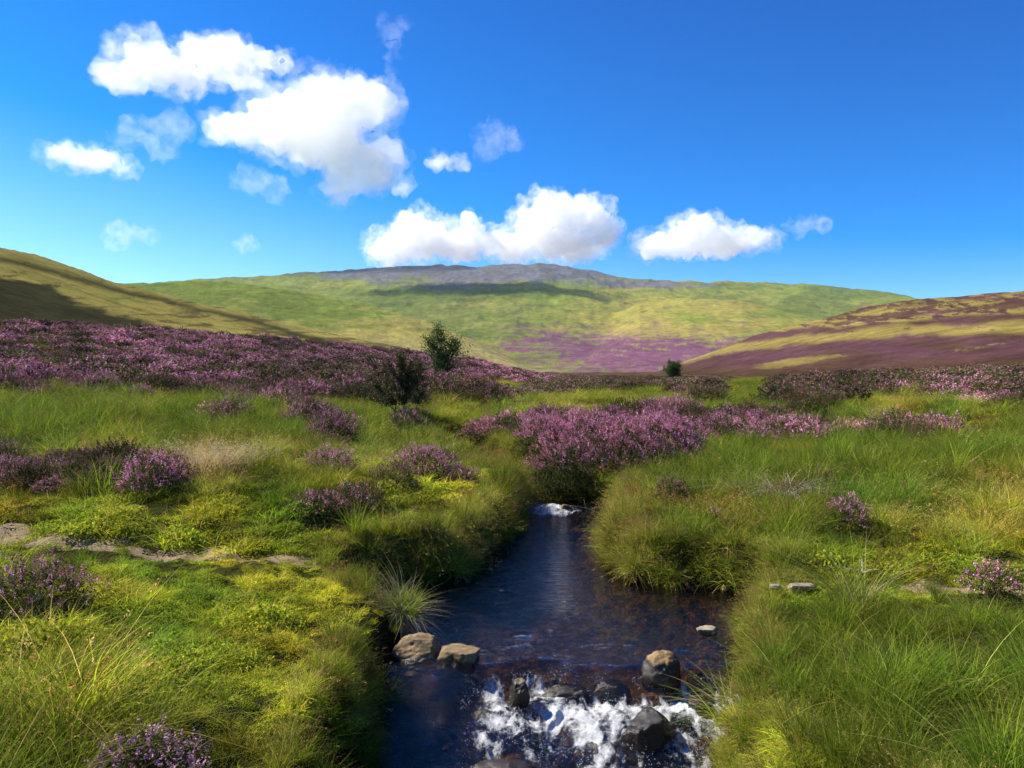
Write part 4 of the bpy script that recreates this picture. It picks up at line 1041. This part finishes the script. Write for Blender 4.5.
M_cloud_big = cloud_mat('dense_vapour', .014, .009, .28, .60)
M_wisp = cloud_mat('thin_vapour', .0028, .013, .42, .70)
def cloud_hull(name, Y, blobs, infl, amp, mat, seed):
    k = Y/F; bm = bmesh.new(); rr = random.Random(seed)
    for (bx, by, bw, bh) in blobs:
        mtx = Matrix.Translation((bx*k, rr.uniform(-.3, .3)*bw*k, -by*k)) @ Matrix.Diagonal(((bw*infl)*k, bw*k*.85*infl, (bh*infl)*k, 1))
        bmesh.ops.create_icosphere(bm, subdivisions=3, radius=1, matrix=mtx)
    me = bpy.data.meshes.new(name); bm.to_mesh(me); bm.free()
    o = bpy.data.objects.new(name, me); COL.objects.link(o)
    md = o.modifiers.new('r', 'REMESH'); md.mode = 'VOXEL'; md.voxel_size = k*1.7
    dg = bpy.context.evaluated_depsgraph_get(); dg.update()
    m2 = bpy.data.meshes.new_from_object(o.evaluated_get(dg)); o.modifiers.clear(); o.data = m2
    n = len(m2.vertices); co = np.zeros(n*3, np.float32); m2.vertices.foreach_get('co', co); co = co.reshape(-1, 3)
    no = np.zeros(n*3, np.float32); m2.vertices.foreach_get('normal', no); no = no.reshape(-1, 3)
    off = Vector((seed*7.1, 0, 0))
    dsp = np.array([mnoise.fractal(Vector(c)/(20*k)+off, .8, 2, 5) for c in co])
    co = co + no*(dsp*amp*k)[:, None]
    m2.vertices.foreach_set('co', co.ravel().astype(np.float32)); m2.materials.clear(); m2.materials.append(mat); m2.update()
    return o
def cloud(px, py, Y, blobs, label, mat=None, group=None, seed=0):
    """blobs (dx,dy in pixels from the centre, half width, half height px)"""
    k = Y/F
    if mat is M_wisp: o = cloud_hull('cloud', Y, blobs, 1.25, 12, mat, seed)
    else:
        o = cloud_hull('cloud', Y, blobs, .86, 11, mat or M_cloud, seed)
        f = cloud_hull('ragged_fringe', Y, blobs, 1.16, 11, M_fringe, seed+50); f.parent = o
    o.location = (at(px, Y), Y, CAMZ+(CY-py)*k)
    return tag(o, label, 'cloud', group)
cloud(310, 130, 2600, [(-70, 0, 32, 17), (-30, -10, 42, 32), (14, -32, 32, 30), (55, -25, 36, 28), (0, 0, 62, 34), (50, 35, 44, 26), (30, 52, 26, 18), (75, 25, 25, 20)], 'largest white cloud, massive puffs left of centre', M_cloud_big, seed=1)
cloud(190, 65, 3600, [(-75, 8, 28, 14), (-45, -4, 34, 24), (-10, 8, 40, 17), (30, -8, 42, 14), (66, -8, 30, 10), (40, 8, 34, 10), (88, -4, 18, 7)], 'long flat white cloud near the top left', seed=2)
cloud(88, 160, 3800, [(-25, -6, 20, 10), (0, 0, 26, 12), (28, 4, 20, 9)], 'small elongated white cloud low on the far left', seed=3)
cloud(160, 136, 3800, [(-15, 2, 20, 13), (10, -2, 22, 14), (5, 12, 16, 9)], 'thin ragged cloud between the long cloud and the elongated one', M_wisp, seed=4)
cloud(432, 243, 7500, [(-40, 5, 24, 20), (-15, -6, 34, 24), (20, 0, 34, 18), (40, -8, 16, 20)], 'left one of the two clouds resting on the summit skyline', seed=5)
cloud(555, 232, 7500, [(-45, 12, 30, 18), (-10, -8, 34, 30), (0, -25, 24, 18), (30, -14, 26, 24), (45, 2, 22, 16), (10, 12, 40, 16)], 'puffy white cloud just right above the rocky summit', seed=6)
cloud(700, 240, 7500, [(-40, 6, 28, 12), (-8, -6, 28, 22), (25, 2, 34, 13), (55, -3, 24, 8)], 'low white cloud on the right with a tapering right end', seed=7)
cloud(446, 162, 3800, [(-10, -1, 14, 7), (10, 2, 12, 7)], 'tiny white cloudlet right of the largest cloud', seed=8)
cloud(265, 184, 3700, [(-10, -4, 18, 9), (10, 3, 14, 10)], 'faint torn cloud scrap under the largest cloud', M_wisp, seed=9)
cloud(403, 189, 3500, [(0, 0, 11, 7)], 'little round cloud puff at the lower right corner of the largest cloud', seed=10)
cloud(392, 45, 3500, [(0, -12, 10, 10), (2, 8, 6, 20), (8, -18, 12, 5)], 'faint upright cloud wisp at the top', M_wisp, seed=11)
cloud(131, 234, 6000, [(-5, 0, 16, 8), (12, 2, 10, 5)], 'faint small cloud low over the left hill', M_wisp, seed=12)
cloud(245, 243, 6000, [(0, 0, 11, 7)], 'tiny faint cloud over the green spur', M_wisp, seed=13)
cloud(496, 141, 3900, [(0, 0, 20, 14), (-8, -6, 12, 8)], 'faint cloud wisp in the middle of the sky', M_wisp, seed=14)
cloud(806, 224, 6500, [(0, 0, 18, 7)], 'faint flat cloud wisp at the right of the low white cloud', M_wisp, seed=15)

# ------------------------------------------------------------------ haze
HAZE = 3e-5
me = bpy.data.meshes.new('haze'); bm = bmesh.new(); bmesh.ops.create_cube(bm, size=1); 
zlo = float(V[:, 2].min())-1; zhi = float(V[:, 2].max())+15
for v in bm.verts: v.co = Vector((v.co.x*24000, v.co.y*24000, zlo if v.co.z < 0 else zhi))
bm.to_mesh(me); bm.free()
m, nt, n_, l_ = new_mat('thin_air'); o_ = N(n_, 'ShaderNodeOutputMaterial'); pv = N(n_, 'ShaderNodeVolumePrincipled', Density=HAZE, Anisotropy=.1)
pv.inputs['Color'].default_value = (.80, .89, 1, 1); l_.new(pv.outputs[0], o_.inputs['Volume']); me.materials.append(m)
tag(obj_from('haze', me), 'faint blue summer haze in the valley air', 'haze', None, 'stuff')

# ------------------------------------------------------------------ light, sky, camera
SUN_EL = 44.0
sd_ = np.array([-.93, .36]); sd_ /= np.linalg.norm(sd_)
world = bpy.data.worlds.new('World'); scene.world = world; world.use_nodes = True
wn = world.node_tree.nodes; wl = world.node_tree.links; wn.clear()
wo = wn.new('ShaderNodeOutputWorld'); bg = wn.new('ShaderNodeBackground'); sk = wn.new('ShaderNodeTexSky')
sk.sky_type = 'NISHITA'; sk.sun_disc = False; sk.sun_elevation = R(SUN_EL); sk.sun_rotation = math.atan2(sd_[0], sd_[1]); sk.altitude = 2200; sk.air_density = 1.0; sk.dust_density = .4; sk.ozone_density = 5.0
hs_ = wn.new('ShaderNodeHueSaturation'); hs_.inputs['Saturation'].default_value = 1.5; hs_.inputs['Hue'].default_value = .512
tcw = wn.new('ShaderNodeTexCoord'); sxz = wn.new('ShaderNodeSeparateXYZ'); wl.new(tcw.outputs['Generated'], sxz.inputs[0])
mad = wn.new('ShaderNodeMath'); mad.operation = 'MULTIPLY_ADD'; wl.new(sxz.outputs['X'], mad.inputs[0]); mad.inputs[1].default_value = .22; wl.new(sxz.outputs['Z'], mad.inputs[2])
for sock, a_, b_ in (('Saturation', 1.22, 1.66), ('Hue', .498, .514), ('Value', 1.22, 1.06)):
    mr_ = wn.new('ShaderNodeMapRange'); mr_.inputs[1].default_value = .02; mr_.inputs[2].default_value = .52; mr_.inputs[3].default_value = a_; mr_.inputs[4].default_value = b_
    wl.new(mad.outputs[0], mr_.inputs[0]); wl.new(mr_.outputs[0], hs_.inputs[sock])
wl.new(sk.outputs[0], hs_.inputs['Color']); wl.new(hs_.outputs[0], bg.inputs['Color']); bg.inputs['Strength'].default_value = .087
wl.new(bg.outputs[0], wo.inputs['Surface'])
sl = bpy.data.lights.new('sun', 'SUN'); sl.energy = 5.0; sl.angle = R(.5); sl.color = (1, .93, .80)
so = bpy.data.objects.new('sun', sl); COL.objects.link(so)
dv = Vector((sd_[0]*math.cos(R(SUN_EL)), sd_[1]*math.cos(R(SUN_EL)), math.sin(R(SUN_EL))))
so.rotation_euler = dv.to_track_quat('Z', 'Y').to_euler(); so.location = (-20, 10, 40)

cam = bpy.data.cameras.new('camera'); cam.lens = 36*F/1024; cam.sensor_width = 36; cam.clip_start = .05; cam.clip_end = 60000
co_ = bpy.data.objects.new('camera', cam); COL.objects.link(co_); co_.location = (0, 0, CAMZ); co_.rotation_euler = (R(90), 0, 0)
scene.camera = co_

vs = scene.view_settings; vs.view_transform = 'Standard'; vs.look = 'None'; vs.gamma = 1; vs.use_curve_mapping = False; vs.exposure = 1.1
cy = scene.cycles; cy.max_bounces = 8; cy.diffuse_bounces = 3; cy.glossy_bounces = 3; cy.transmission_bounces = 4; cy.volume_bounces = 10; cy.transparent_max_bounces = 12
cy.use_denoising = True; cy.caustics_reflective = False; cy.caustics_refractive = False
cy.volume_max_steps = 64
